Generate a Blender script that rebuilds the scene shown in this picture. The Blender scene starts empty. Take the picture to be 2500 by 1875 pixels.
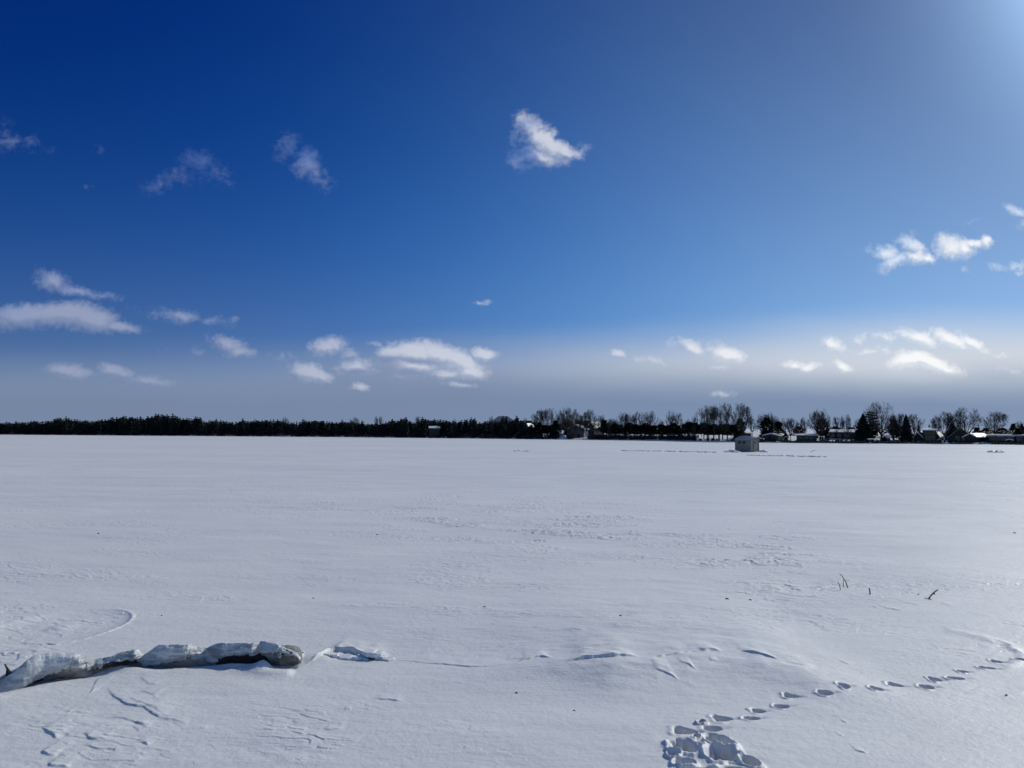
import bpy, math, random
import numpy as np
from mathutils import Vector, Matrix
R = math.radians
sc = bpy.context.scene
col = sc.collection
rng = random.Random(7)

# ------------------------------------------------------------------ camera
FPX, CX, CY, EYE = 1879.0, 1250.0, 937.5, 2.8
PITCH, ROLL = R(3.61), R(0.19)
CAMROT = Matrix.Rotation(R(90) + PITCH, 3, 'X') @ Matrix.Rotation(ROLL, 3, 'Z')
cd = bpy.data.cameras.new('camera'); cam = bpy.data.objects.new('camera', cd); col.objects.link(cam)
cam.matrix_world = Matrix.Translation((0, 0, EYE)) @ CAMROT.to_4x4()
cd.sensor_width = 36.0; cd.lens = 36.0 * FPX / 2500.0
cd.clip_start = 0.1; cd.clip_end = 20000
sc.camera = cam
def ray(px, py): return CAMROT @ Vector(((px - CX) / FPX, (CY - py) / FPX, -1.0))
def gnd(px, py, z=0.0):
    d = ray(px, py); t = (z - EYE) / d.z
    return d.x * t, d.y * t
def uv(px, py):
    d = ray(px, py); return d.x / d.y, d.z / d.y
def zat(px, py, Y): return EYE + uv(px, py)[1] * Y

# ------------------------------------------------------------------ light
SUN_AZ, SUN_EL = R(52), R(31)          # to the right of the view, in front of it
SD = Vector((math.sin(SUN_AZ) * math.cos(SUN_EL), math.cos(SUN_AZ) * math.cos(SUN_EL), math.sin(SUN_EL)))
ld = bpy.data.lights.new('sun', 'SUN'); ld.energy = 2.55; ld.angle = R(0.55); ld.color = (1.0, 0.925, 0.76)
lo = bpy.data.objects.new('sun', ld); col.objects.link(lo)
lo.rotation_euler = (-SD).to_track_quat('-Z', 'Y').to_euler()
sc.view_settings.view_transform = 'Standard'; sc.view_settings.look = 'None'
sc.view_settings.exposure = 0.0; sc.view_settings.gamma = 1.0

def lin(r, g, b):
    f = lambda c: (c / 12.92) if c <= 0.04045 else ((c + 0.055) / 1.055) ** 2.4
    return (f(r / 255), f(g / 255), f(b / 255))

# ------------------------------------------------------------------ node helpers
class NT:
    def __init__(s, nt): s.nt = nt
    def n(s, typ, **kw):
        x = s.nt.nodes.new(typ)
        for k, v in kw.items(): setattr(x, k, v)
        return x
    def put(s, sock, v):
        if hasattr(v, 'is_linked') or hasattr(v, 'links'): s.nt.links.new(v, sock)
        else: sock.default_value = v
    def m(s, op, a, b=None, c=None, clamp=False):
        x = s.n('ShaderNodeMath', operation=op, use_clamp=clamp)
        s.put(x.inputs[0], a)
        if b is not None: s.put(x.inputs[1], b)
        if c is not None: s.put(x.inputs[2], c)
        return x.outputs[0]
    def vm(s, op, a, b=None, scale=None):
        x = s.n('ShaderNodeVectorMath', operation=op)
        s.put(x.inputs[0], a)
        if b is not None: s.put(x.inputs[1], b)
        if scale is not None: s.put(x.inputs['Scale'], scale)
        return x.outputs['Value'] if op in ('LENGTH', 'DOT_PRODUCT', 'DISTANCE') else x.outputs[0]
    def ss(s, v, lo, hi):
        x = s.n('ShaderNodeMapRange', interpolation_type='SMOOTHSTEP')
        s.put(x.inputs[0], v); s.put(x.inputs[1], lo); s.put(x.inputs[2], hi)
        return x.outputs[0]
    def mix(s, f, a, b):
        x = s.n('ShaderNodeMix', data_type='RGBA')
        s.put(x.inputs['Factor'], f)
        for sock, v in ((x.inputs[6], a), (x.inputs[7], b)):
            if isinstance(v, tuple): sock.default_value = (*v, 1.0) if len(v) == 3 else v
            else: s.nt.links.new(v, sock)
        return x.outputs[2]
    def noise(s, vec, scale, detail=4.0, rough=0.55, color=False):
        x = s.n('ShaderNodeTexNoise')
        s.nt.links.new(vec, x.inputs['Vector'])
        x.inputs['Scale'].default_value = scale; x.inputs['Detail'].default_value = detail; x.inputs['Roughness'].default_value = rough
        return x.outputs['Color'] if color else x.outputs['Fac']

# ------------------------------------------------------------------ world: sky and clouds, by direction only
W = bpy.data.worlds.new('World'); sc.world = W; W.use_nodes = True
W.node_tree.nodes.clear()
N = NT(W.node_tree)
STR = 0.1
sky = N.n('ShaderNodeTexSky', sky_type='NISHITA')
sky.sun_disc = False; sky.sun_elevation = SUN_EL; sky.sun_rotation = SUN_AZ
sky.altitude = 200; sky.air_density = 1.0; sky.dust_density = 0.6; sky.ozone_density = 2.2
tc = N.n('ShaderNodeTexCoord').outputs['Generated']
sep = N.n('ShaderNodeSeparateXYZ'); N.nt.links.new(tc, sep.inputs[0])
X, Y, Z = sep.outputs
ys = N.m('MAXIMUM', Y, 0.03)
u = N.m('DIVIDE', X, ys); v = N.m('DIVIDE', Z, ys)
front = N.m('MULTIPLY', N.ss(Y, 0.12, 0.35), N.ss(Z, -0.06, -0.03))
cmb = N.n('ShaderNodeCombineXYZ'); N.put(cmb.inputs[0], u); N.put(cmb.inputs[1], v)
UV = cmb.outputs[0]
# clear sky: deep blue, paler to the horizon and toward the sun
back = N.vm('MULTIPLY', sky.outputs[0], (0.042, 0.056, 0.076))
sx, sy, sz = SD
fl = N.vm('NORMALIZE', N.vm('MULTIPLY', tc, (1, 1, .5)))
sfl = Vector((sx, sy, sz * .5)).normalized()
cz = N.m('MAXIMUM', N.vm('DOT_PRODUCT', fl, tuple(sfl)), 0.0)
vp = N.m('MAXIMUM', v, 0.0)
ex = lambda k: N.m('EXPONENT', N.m('MULTIPLY', vp, -1 / k))
dm = ex(.45)
fall = (ex(.10), ex(.177), N.m('EXPONENT', N.m('MULTIPLY', N.m('MULTIPLY', vp, vp), -1 / .35 ** 2)))
lobe = N.m('POWER', N.m('MAXIMUM', N.vm('DOT_PRODUCT', N.vm('NORMALIZE', tc), tuple(SD)), 0.0), 60.0)
def chan(f, b0, h, g, p, l):
    t = N.m('MULTIPLY_ADD', f, h, b0)
    t = N.m('MULTIPLY_ADD', N.m('MULTIPLY', N.m('POWER', cz, p), g), dm, t)
    return N.m('MULTIPLY_ADD', lobe, l, t)
cc_ = N.n('ShaderNodeCombineXYZ')
for i_, ar in enumerate(((.0002, .22, .47, 4.5, 2.7), (.0145, .262, .65, 3.2, 4.1), (.158, .205, .79, 2.2, 5.6))): N.put(cc_.inputs[i_], chan(fall[i_], *ar))
base = cc_.outputs[0]
# grey cloud sheet low over the far shore, brighter toward the sun
ur = N.ss(u, -0.75, 0.75)
big = N.noise(N.vm('MULTIPLY', UV, (2.2, 9.0, 1.0)), 1.0, 4, 0.5)
vt = N.m('ADD', v, N.m('MULTIPLY', N.m('SUBTRACT', big, 0.5), 0.05))
top = N.m('MULTIPLY_ADD', ur, 0.056, 0.080)
rel = N.m('SUBTRACT', top, vt)
sheet = N.ss(rel, -0.040, 0.042)
hi_l = lin(135, 151, 179); hi_r = lin(209, 214, 222)
lo_l = lin(118, 135, 163); lo_r = lin(122, 139, 168)
upper = N.mix(N.ss(u, -0.25, 0.50), hi_l, hi_r); lower = N.mix(ur, lo_l, lo_r)
scol = N.mix(N.ss(vt, 0.034, 0.104), lower, upper)
sky2 = N.mix(N.m('MULTIPLY', sheet, 0.92), base, scol)
# clouds: (px, py, rx, ry, tilt deg, amount)
CL = [
 (1296,318,40,56,-30,.85),(1330,350,76,32,36,1.15),(1322,384,72,34,8,.85),(1374,366,62,22,30,.90),(1416,372,30,20,-25,.6),(1268,392,44,34,20,.55),(1258,330,22,46,10,.5),(1330,408,60,18,0,.45),(1246,372,36,30,0,.42),(1422,356,10,26,10,.45),
 (708,362,46,42,15,.52),(746,402,44,42,25,.80),(768,425,48,40,35,.50),(798,450,24,42,-12,.42),(690,375,34,34,0,.38),
 (484,400,54,48,30,.52),(440,432,88,34,-18,.50),(526,422,66,40,15,.42),(392,452,66,28,-6,.40),(560,445,42,18,10,.28),
 (26,352,80,30,-4,.5),(72,346,44,28,-12,.5),(8,322,36,46,0,.36),(100,372,50,26,10,.25),(215,458,30,14,0,.28),(245,372,40,12,20,.18),
 (130,686,54,30,16,.78),(186,710,84,19,13,.74),(250,724,60,13,9,.6),(108,668,40,18,10,.42),
 (62,766,100,36,-3,1.15),(156,770,128,38,2,1.25),(222,780,84,33,9,1.15),(292,796,74,17,7,.9),(16,782,50,30,0,.8),
 (412,768,70,20,4,.5),(446,774,56,22,0,.75),(520,782,62,18,6,.55),(565,786,24,16,0,.4),(345,760,60,16,6,.25),
 (560,842,60,26,22,.8),(580,858,50,22,8,.8),(480,856,26,18,-30,.5),(545,825,40,12,15,.4),(398,850,36,14,0,.25),
 (160,902,54,24,4,1.05),(192,910,42,17,4,.9),(278,906,44,20,6,.95),(302,914,34,16,0,.8),(370,932,70,16,3,.75),(345,940,60,11,0,.4),
 (752,912,54,27,18,1.15),(784,922,36,20,10,1.0),(706,924,44,18,-6,.7),
 (798,846,54,28,-8,.95),(820,842,20,28,10,.8),(846,864,44,26,20,.6),(690,870,50,20,10,.35),
 (955,862,42,24,0,1.1),(1010,862,84,32,4,1.2),(1074,864,74,34,10,1.2),(1124,884,74,36,22,1.2),(1142,904,56,26,10,1.15),(1000,890,110,34,0,1.05),(906,906,82,15,-2,.75),(868,892,58,26,-10,.8),(1090,910,70,18,4,.9),(918,838,36,10,10,.45),
 (1184,864,38,20,6,1.1),(1160,868,24,10,-20,.6),(1170,738,34,9,2,.6),(1124,940,48,11,5,.65),(884,943,28,13,18,.8),(866,944,22,9,0,.5),
 (1508,864,22,13,18,.85),(1560,874,30,13,0,.5),(1602,880,34,13,14,.6),(1690,846,46,18,26,.85),(1776,866,42,24,14,1.15),(1740,852,36,24,20,.5),(1760,895,44,11,4,.6),(1640,838,30,22,-30,.4),
 (1938,892,36,16,8,.75),(1972,898,30,15,-10,.8),(2056,894,32,13,24,.9),(2032,838,30,18,15,.8),(2048,842,30,15,30,.6),(2100,826,32,16,-16,.55),(2160,822,46,15,4,.7),(2115,858,40,11,4,.6),(2160,855,34,15,0,.45),
 (2244,826,66,20,16,.9),(2322,830,58,20,22,1.0),(2372,838,52,17,30,.85),(2226,880,66,22,-8,1.25),(2270,886,84,22,16,1.25),(2312,902,46,10,10,.9),
 (2164,622,46,28,16,.85),(2186,638,64,22,-22,.8),(2222,602,42,20,24,.8),(2236,630,42,22,20,.8),(2264,634,28,14,14,.9),(2155,658,22,14,-30,.5),(2230,615,34,50,5,.5),
 (2316,602,50,36,8,.8),(2346,602,48,30,12,.85),(2378,594,40,16,14,1.0),(2412,592,28,16,26,.9),(2340,626,70,20,-8,.5),(2294,610,26,12,0,.5),
 (2488,514,50,18,24,.8),(2496,546,20,26,30,.6),(2372,540,36,10,-14,.3),(2436,654,34,10,6,.55),(2480,650,34,15,-4,.6),(2490,664,30,11,0,.5),(2350,658,16,14,0,.35),
 (1760,960,40,12,2,.5),(2440,868,40,14,0,.4),(2470,905,60,14,6,.3),
]
GREY = [(940,892,60,34,0,.9),(905,910,90,15,0,1.0),(700,926,50,22,0,.9),(1020,880,110,12,4,.6),(40,792,120,24,0,.7),(1000,908,120,16,0,.7),(150,914,60,12,0,.4),(170,795,160,14,4,.4),(1335,405,110,36,6,.35),(365,940,80,9,0,.5),(1070,925,80,10,0,.3)]
amp = N.m('MULTIPLY_ADD', N.m('MAXIMUM', v, 0.0), 0.075, 0.010)
w1 = N.noise(UV, 26.0, 6, 0.6, True)
wv = N.vm('MULTIPLY', N.vm('SUBTRACT', w1, (0.5, 0.5, 0.5)), (1.3, 1.0, 0.0))
UVw = N.vm('ADD', UV, N.vm('SCALE', wv, scale=amp))
def blobs(lst, vec):
    acc = None
    for (px, py, rx, ry, t, a) in lst:
        c = uv(px, py)
        mp = N.n('ShaderNodeMapping', vector_type='TEXTURE')
        N.nt.links.new(vec, mp.inputs['Vector'])
        mp.inputs['Location'].default_value = (c[0], c[1], 0)
        mp.inputs['Rotation'].default_value = (0, 0, R(-t))
        mp.inputs['Scale'].default_value = (rx * 1.25 / FPX, ry * 1.25 / FPX, 1)
        g = N.n('ShaderNodeTexGradient', gradient_type='SPHERICAL'); N.nt.links.new(mp.outputs[0], g.inputs[0])
        s = N.m('MULTIPLY', g.outputs['Fac'], a if a > .72 or lst is GREY else a * .8)
        acc = s if acc is None else N.m('MAXIMUM', acc, s)
    return acc
D = blobs(CL, UVw)
n2 = N.noise(UV, 48.0, 8, 0.62)
n3 = N.noise(N.vm('ADD', UV, N.vm('SCALE', wv, scale=0.02)), 130.0, 5, 0.6)
hv = N.ss(v, 0.08, 0.34)
tex = N.m('ADD', N.m('MULTIPLY', N.m('SUBTRACT', n2, 0.5), N.m('MULTIPLY_ADD', hv, 0.60, 0.40)), N.m('MULTIPLY', N.m('SUBTRACT', n3, 0.5), N.m('MULTIPLY_ADD', hv, -0.40, 0.95)))
soft = N.m('MAXIMUM', N.m('MULTIPLY_ADD', D, -0.95, 1.15), 0.24)
den = N.m('ADD', D, N.m('MULTIPLY', tex, soft))
alpha = N.m('MULTIPLY', N.ss(den, 0.06, 0.86), N.ss(D, 0.0, 0.18))
alpha = N.m('MULTIPLY', alpha, 0.93)
n4 = N.noise(N.vm('ADD', UV, N.vm('SCALE', wv, scale=0.03)), 15.0, 3, 0.5)
thin = N.m('MULTIPLY', N.ss(v, 0.22, 0.34), N.ss(u, -0.03, -0.18))
alpha = N.m('MULTIPLY', alpha, N.m('MULTIPLY_ADD', thin, -0.38, N.m('MULTIPLY_ADD', hv, 0.04, 0.96)))
G = blobs(GREY, UVw)
bright = N.mix(N.ss(u, -0.45, -0.05), lin(152, 162, 190), lin(206, 211, 225))
bright = N.mix(N.ss(u, 0.08, 0.42), bright, lin(252, 253, 253))
bright = N.mix(N.m('MULTIPLY', N.ss(n4, 0.60, 0.38), N.ss(v, 0.08, 0.3)), bright, N.mix(N.ss(u, .1, .45), lin(118, 144, 200), lin(205, 222, 245)))
D2 = blobs(CL, N.vm('ADD', UVw, (0.0028, 0.0070, 0.0)))
lit = N.ss(N.m('ADD', N.m('SUBTRACT', D, D2), N.m('MULTIPLY', N.m('SUBTRACT', n3, 0.5), 0.35)), -0.30, 0.22)
dim = N.mix(N.ss(u, -0.45, 0.0), lin(120, 137, 173), lin(143, 159, 192)); dim = N.mix(N.ss(u, 0.08, 0.5), dim, lin(200, 210, 226))
bright = N.mix(N.m('MULTIPLY_ADD', lit, 0.62, 0.38), dim, bright)
ccol = N.mix(N.m('MULTIPLY', N.ss(G, 0.05, 0.7), 0.75), bright, lin(112, 130, 168))
sky3 = N.mix(alpha, sky2, ccol)
bg = N.n('ShaderNodeBackground'); N.nt.links.new(N.vm('SCALE', sky3, scale=1.0 / STR), bg.inputs['Color']); bg.inputs['Strength'].default_value = STR
bg2 = N.n('ShaderNodeBackground'); N.nt.links.new(N.vm('SCALE', back, scale=1.0 / STR), bg2.inputs['Color']); bg2.inputs['Strength'].default_value = STR
mx = N.n('ShaderNodeMixShader'); N.put(mx.inputs[0], front); N.nt.links.new(bg2.outputs[0], mx.inputs[1]); N.nt.links.new(bg.outputs[0], mx.inputs[2])
wo = N.n('ShaderNodeOutputWorld'); N.nt.links.new(mx.outputs[0], wo.inputs['Surface'])
sc.cycles.max_bounces = 5; sc.cycles.diffuse_bounces = 1; sc.cycles.glossy_bounces = 2

# ------------------------------------------------------------------ materials
def mat(name, c, rough=0.8, var=0.25, scale=3.0, c2=None, stretch=(1, 1, 1), bump=0.0, spec=0.3, detail=5):
    m = bpy.data.materials.new(name); m.use_nodes = True
    n = NT(m.node_tree); b = m.node_tree.nodes['Principled BSDF']
    co = n.n('ShaderNodeTexCoord').outputs['Object']
    co = n.vm('MULTIPLY', co, stretch)
    f = n.noise(co, scale, detail, 0.6)
    lo_ = tuple(x * (1 - var) for x in c); hi_ = c2 or tuple(min(1, x * (1 + var)) for x in c)
    n.put(b.inputs['Base Color'], n.mix(n.ss(f, 0.32, 0.68), lo_, hi_))
    b.inputs['Roughness'].default_value = rough; b.inputs['Specular IOR Level'].default_value = spec
    if bump:
        bp = n.n('ShaderNodeBump'); bp.inputs['Strength'].default_value = bump; bp.inputs['Distance'].default_value = 0.02
        n.put(bp.inputs['Height'], f); n.put(b.inputs['Normal'], bp.outputs[0])
    return m
M = {}
M['bark'] = mat('bark', (0.050, 0.046, 0.044), 0.9, 0.35, 6, stretch=(1, 1, .25))
M['twig'] = mat('twigs', (0.062, 0.056, 0.052), 0.9, 0.3, 2)
M['needle'] = mat('needles', (0.015, 0.021, 0.020), 0.85, 0.45, 1.5, spec=.15)
M['cedar'] = mat('cedar_foliage', (0.017, 0.022, 0.019), 0.85, 0.45, 1.2, spec=.15)
M['stick'] = mat('dry_stick', (0.040, 0.032, 0.028), 0.8, 0.4, 60, stretch=(1, 1, .3))
M['brush'] = mat('brush', (0.040, 0.036, 0.032), 0.9, 0.35, 1.0)
M['dark_siding'] = mat('dark_siding', (0.035, 0.032, 0.034), 0.7, 0.2, 1.5, stretch=(1, 1, 8))
M['brown_siding'] = mat('brown_siding', (0.050, 0.036, 0.030), 0.7, 0.2, 1.5, stretch=(1, 1, 8))
M['green_siding'] = mat('green_siding', (0.045, 0.060, 0.055), 0.7, 0.2, 1.5, stretch=(1, 1, 8))
M['grey_siding'] = mat('grey_siding', (0.16, 0.18, 0.20), 0.7, 0.12, 1.5, stretch=(1, 1, 8))
M['blue_siding'] = mat('blue_siding', (0.08, 0.105, 0.15), 0.7, 0.12, 1.5, stretch=(1, 1, 8))
M['white_paint'] = mat('white_paint', (0.62, 0.62, 0.60), 0.6, 0.06, 3)
M['glass'] = mat('window_glass', (0.012, 0.014, 0.018), 0.12, 0.2, 1, spec=.5)
M['frame'] = mat('window_frame', (0.14, 0.14, 0.14), 0.6, 0.08, 3)
M['stone'] = mat('stone', (0.085, 0.080, 0.078), 0.9, 0.45, 1.6, bump=.4)
M['shingle'] = mat('shingle', (0.19, 0.21, 0.24), 0.8, 0.2, 2)
M['blue_roof'] = mat('blue_roof', (0.10, 0.145, 0.24), 0.6, 0.12, 2.0)
M['hut'] = mat('hut_panel', (0.19, 0.195, 0.19), 0.6, 0.10, 2.0, stretch=(6, 6, .6))
M['hut_trim'] = mat('hut_trim', (0.17, 0.175, 0.17), 0.6, 0.1, 4)
M['log'] = mat('log_wood', (0.25, 0.24, 0.225), 0.75, 0.6, 5.5, c2=(0.42, 0.41, 0.39), stretch=(.35, 1.4, 1.4), bump=.5)
M['darkwood'] = mat('dark_wood', (0.035, 0.030, 0.027), 0.85, 0.45, 14, stretch=(.4, 1, 2), bump=.5)

def snow_mat(name, ground=False, crust=False):
    m = bpy.data.materials.new(name); m.use_nodes = True
    n = NT(m.node_tree); b = m.node_tree.nodes['Principled BSDF']
    g = n.n('ShaderNodeNewGeometry').outputs['Position']
    s1 = n.noise(n.vm('MULTIPLY', g, (.22, .5, .5)), 1.0, 4, .55)
    s2 = n.noise(n.vm('MULTIPLY', g, (.022, .05, .05)), 1.0, 5, .6)
    s1 = n.m('MULTIPLY_ADD', s2, .6, n.m('MULTIPLY', s1, .4))
    c0, c1_ = ((0.775, 0.795, 0.795), (0.875, 0.885, 0.870)) if ground else ((0.82, 0.84, 0.85), (0.87, 0.88, 0.885))
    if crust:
        s1 = n.noise(n.vm('MULTIPLY', g, (3.0, 3.0, 9.0)), 1.0, 5, .62); c0, c1_ = (0.34, 0.37, 0.40), (0.77, 0.79, 0.80)  # grey ice patches, tone darkened further to deepen the shade on the log's front
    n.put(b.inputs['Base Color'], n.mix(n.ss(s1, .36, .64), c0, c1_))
    b.inputs['Roughness'].default_value = 0.52; b.inputs['Specular IOR Level'].default_value = 0.45
    f1 = n.noise(n.vm('MULTIPLY', g, (1, 1, 1)), 22.0, 6, .66)
    f2 = n.noise(n.vm('MULTIPLY', g, (1.2, 2.4, 1)), 4.0, 4, .55)
    h = n.m('ADD', n.m('MULTIPLY', f1, .8), n.m('MULTIPLY', f2, .42))
    bp = n.n('ShaderNodeBump'); bp.inputs['Strength'].default_value = .55; bp.inputs['Distance'].default_value = .018
    n.put(bp.inputs['Height'], h)
    nrm = bp.outputs[0]
    if ground:   # wind streaks on the open lake, metres long
        f3 = n.noise(n.vm('MULTIPLY', g, (.10, .42, 1)), 1.0, 6, .62)
        b2 = n.n('ShaderNodeBump'); b2.inputs['Strength'].default_value = .5; b2.inputs['Distance'].default_value = .16
        f4 = n.noise(n.vm('MULTIPLY', g, (.030, .060, 1)), 1.0, 5, .6)
        f3 = n.m('ADD', f3, n.m('MULTIPLY', f4, 3.0))
        n.put(b2.inputs['Height'], f3); n.put(b2.inputs['Normal'], nrm); nrm = b2.outputs[0]
    n.put(b.inputs['Normal'], nrm)
    return m
M['snow'] = snow_mat('snow', True)
M['snowcap'] = snow_mat('snow_cover'); M['crust'] = snow_mat('icy_crust_shaded', False, True)

# ------------------------------------------------------------------ object helpers
def mesh(name, verts, faces, m, smooth=False, data_name=None):
    me = bpy.data.meshes.new(data_name or name)
    me.from_pydata([tuple(p) for p in verts], [], faces); me.update()
    if smooth: me.polygons.foreach_set('use_smooth', [True] * len(me.polygons))
    me.materials.append(M[m] if isinstance(m, str) else m)
    return me
def link(name, me, parent=None, loc=None):
    o = bpy.data.objects.new(name, me); col.objects.link(o)
    if parent: o.parent = parent
    if loc is not None: o.location = loc
    return o
def tag(o, label, cat, group=None, kind=None):
    o['label'] = label; o['category'] = cat
    if group: o['group'] = group
    if kind: o['kind'] = kind
    return o
def root(name, loc, rz=0, scale=None):
    o = bpy.data.objects.new(name, None); col.objects.link(o); o.location = loc; o.rotation_euler = (0, 0, rz)
    o.empty_display_size = .2
    if scale: o.scale = scale
    return o
class MB:
    def __init__(s): s.v = []; s.f = []
    def tube(s, p0, p1, r0, r1, k=5, cap=False):
        p0 = Vector(p0); p1 = Vector(p1); d = (p1 - p0)
        if d.length < 1e-7: return
        d.normalize(); a = d.orthogonal().normalized(); b = d.cross(a); i = len(s.v)
        for p, r in ((p0, r0), (p1, r1)):
            for j in range(k):
                t = 2 * math.pi * j / k; s.v.append(p + (a * math.cos(t) + b * math.sin(t)) * r)
        for j in range(k): s.f.append((i + j, i + (j + 1) % k, i + k + (j + 1) % k, i + k + j))
        if cap: s.f.append(tuple(i + j for j in range(k - 1, -1, -1))); s.f.append(tuple(i + k + j for j in range(k)))
    def chain(s, pts, rads, k=6):
        n = len(pts); pts = [Vector(p) for p in pts]; i = len(s.v); a = None
        for q in range(n):
            d = (pts[min(q + 1, n - 1)] - pts[max(q - 1, 0)]).normalized()
            a = d.orthogonal().normalized() if a is None else (a - d * a.dot(d)).normalized()
            b = d.cross(a)
            for j in range(k):
                t = 2 * math.pi * j / k; s.v.append(pts[q] + (a * math.cos(t) + b * math.sin(t)) * rads[q])
        for q in range(n - 1):
            for j in range(k): s.f.append((i + q * k + j, i + q * k + (j + 1) % k, i + (q + 1) * k + (j + 1) % k, i + (q + 1) * k + j))
        s.f.append(tuple(i + j for j in range(k - 1, -1, -1))); s.f.append(tuple(i + (n - 1) * k + j for j in range(k)))
    def box(s, x0, x1, y0, y1, z0, z1):
        i = len(s.v)
        s.v += [Vector(p) for p in ((x0, y0, z0), (x1, y0, z0), (x1, y1, z0), (x0, y1, z0), (x0, y0, z1), (x1, y0, z1), (x1, y1, z1), (x0, y1, z1))]
        s.f += [tuple(i + k for k in q) for q in ((3, 2, 1, 0), (4, 5, 6, 7), (0, 1, 5, 4), (1, 2, 6, 5), (2, 3, 7, 6), (3, 0, 4, 7))]
    def prism(s, poly, axis, a0, a1):
        """poly: (h, z) outline, extruded along 'x' or 'y' from a0 to a1"""
        i = len(s.v); n = len(poly)
        for a in (a0, a1):
            for (h, z) in poly: s.v.append(Vector((h, a, z)) if axis == 'y' else Vector((a, h, z)))
        s.f.append(tuple(i + j for j in range(n))); s.f.append(tuple(i + n + j for j in range(n - 1, -1, -1)))
        for j in range(n): s.f.append((i + (j + 1) % n, i + j, i + n + j, i + n + (j + 1) % n))
    def build(s, name, m, parent=None, smooth=False, loc=None):
        return link(name, mesh(name, s.v, s.f, m, smooth), parent, loc)

# ------------------------------------------------------------------ numpy noise
_pr = np.random.RandomState(11); PERM = np.concatenate([_pr.permutation(512)] * 2)
_ga = _pr.rand(512) * 2 * np.pi; GX, GY = np.cos(_ga).astype(np.float32), np.sin(_ga).astype(np.float32)
def perlin(x, y):
    xi = np.floor(x).astype(np.int32); yi = np.floor(y).astype(np.int32)
    xf = (x - xi).astype(np.float32); yf = (y - yi).astype(np.float32)
    f = lambda t: t * t * t * (t * (t * 6 - 15) + 10)
    a, b = f(xf), f(yf); xi &= 511; yi &= 511; x1 = (xi + 1) & 511; y1 = (yi + 1) & 511
    def g(ix, iy, dx, dy):
        h = PERM[PERM[ix] + iy]; return GX[h] * dx + GY[h] * dy
    n0 = g(xi, yi, xf, yf) * (1 - a) + g(x1, yi, xf - 1, yf) * a
    n1 = g(xi, y1, xf, yf - 1) * (1 - a) + g(x1, y1, xf - 1, yf - 1) * a
    return n0 * (1 - b) + n1 * b
def fbm(x, y, o=4, gain=.5):
    s = 0; a = 1.0
    for k in range(o):
        s = s + a * perlin(x * 2 ** k + 17.3 * k, y * 2 ** k + 9.1 * k); a *= gain
    return s
def sst(x, a, b):
    t = np.clip((x - a) / (b - a), 0, 1); return t * t * (3 - 2 * t)

# ------------------------------------------------------------------ the snow-covered lake: one sheet to the horizon
az = np.concatenate([np.linspace(-180, -46, 60)[:-1], np.linspace(-46, -35, 60)[:-1], np.linspace(-35, 35, 1190), np.linspace(35, 46, 60)[1:], np.linspace(46, 180, 60)[1:-1]])
az = np.radians(az)
rr = [0.25, .6, 1.0, 1.5, 2, 2.6, 3.2, 3.8, 4.4, 4.9, 5.3]
r_ = 5.5
while r_ < 9000:
    rr.append(r_)
    r_ += 0.0135 * max(1.0, r_ / 9.5) ** 1.72 if r_ > 6.2 else .03
rr = np.array(rr); nr, na = len(rr), len(az)
RR, AA = np.meshgrid(rr, az, indexing='ij')
GXc = (RR * np.sin(AA)).ravel(); GYc = (RR * np.cos(AA)).ravel()

# log (half buried) line on the ground, from pixels along its foot
LOGPX = [(-90, 1712), (0, 1693), (60, 1680), (110, 1667), (165, 1660), (235, 1652), (290, 1644), (350, 1637), (430, 1631), (500, 1627), (560, 1626), (620, 1627), (670, 1634), (728, 1632)]
LOG = np.array([gnd(*p) for p in LOGPX])
def polyd(x, y, pts):
    """nearest distance to a polyline, signed side (+ = away from the camera side), and the arc parameter 0..1"""
    best = np.full(x.shape, 1e9); sgn = np.zeros(x.shape); arc = np.zeros(x.shape)
    P = np.asarray(pts); L = np.concatenate([[0], np.cumsum(np.hypot(*np.diff(P, axis=0).T))])
    for i in range(len(P) - 1):
        ax, ay = P[i]; bx, by = P[i + 1]; dx, dy = bx - ax, by - ay; l2 = dx * dx + dy * dy + 1e-12
        t = np.clip(((x - ax) * dx + (y - ay) * dy) / l2, 0, 1)
        d = np.hypot(x - ax - t * dx, y - ay - t * dy)
        cr = dx * (y - ay) - dy * (x - ax)
        k = d < best
        best = np.where(k, d, best); sgn = np.where(k, np.sign(cr), sgn); arc = np.where(k, (L[i] + t * math.sqrt(l2)) / L[-1], arc)
    return best, sgn, arc
Hh = np.zeros_like(GXc)
nm = (GYc > 3) & (np.hypot(GXc, GYc) < 140)
x = GXc[nm]; y = GYc[nm]; d0 = np.hypot(x, y)
wr = 0.96 * x - 0.28 * y; wt = 0.28 * x + 0.96 * y            # along and across the wind
h = fbm(x / 9, y / 6, 3) * .075
h += fbm(wr / 1.6, wt / .7, 4, .5) * .009 * (0.5 + sst(fbm(x / 5 + 3, y / 4, 2), -.3, .4))
h += fbm(x / .12, y / .10, 2) * .0022
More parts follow.
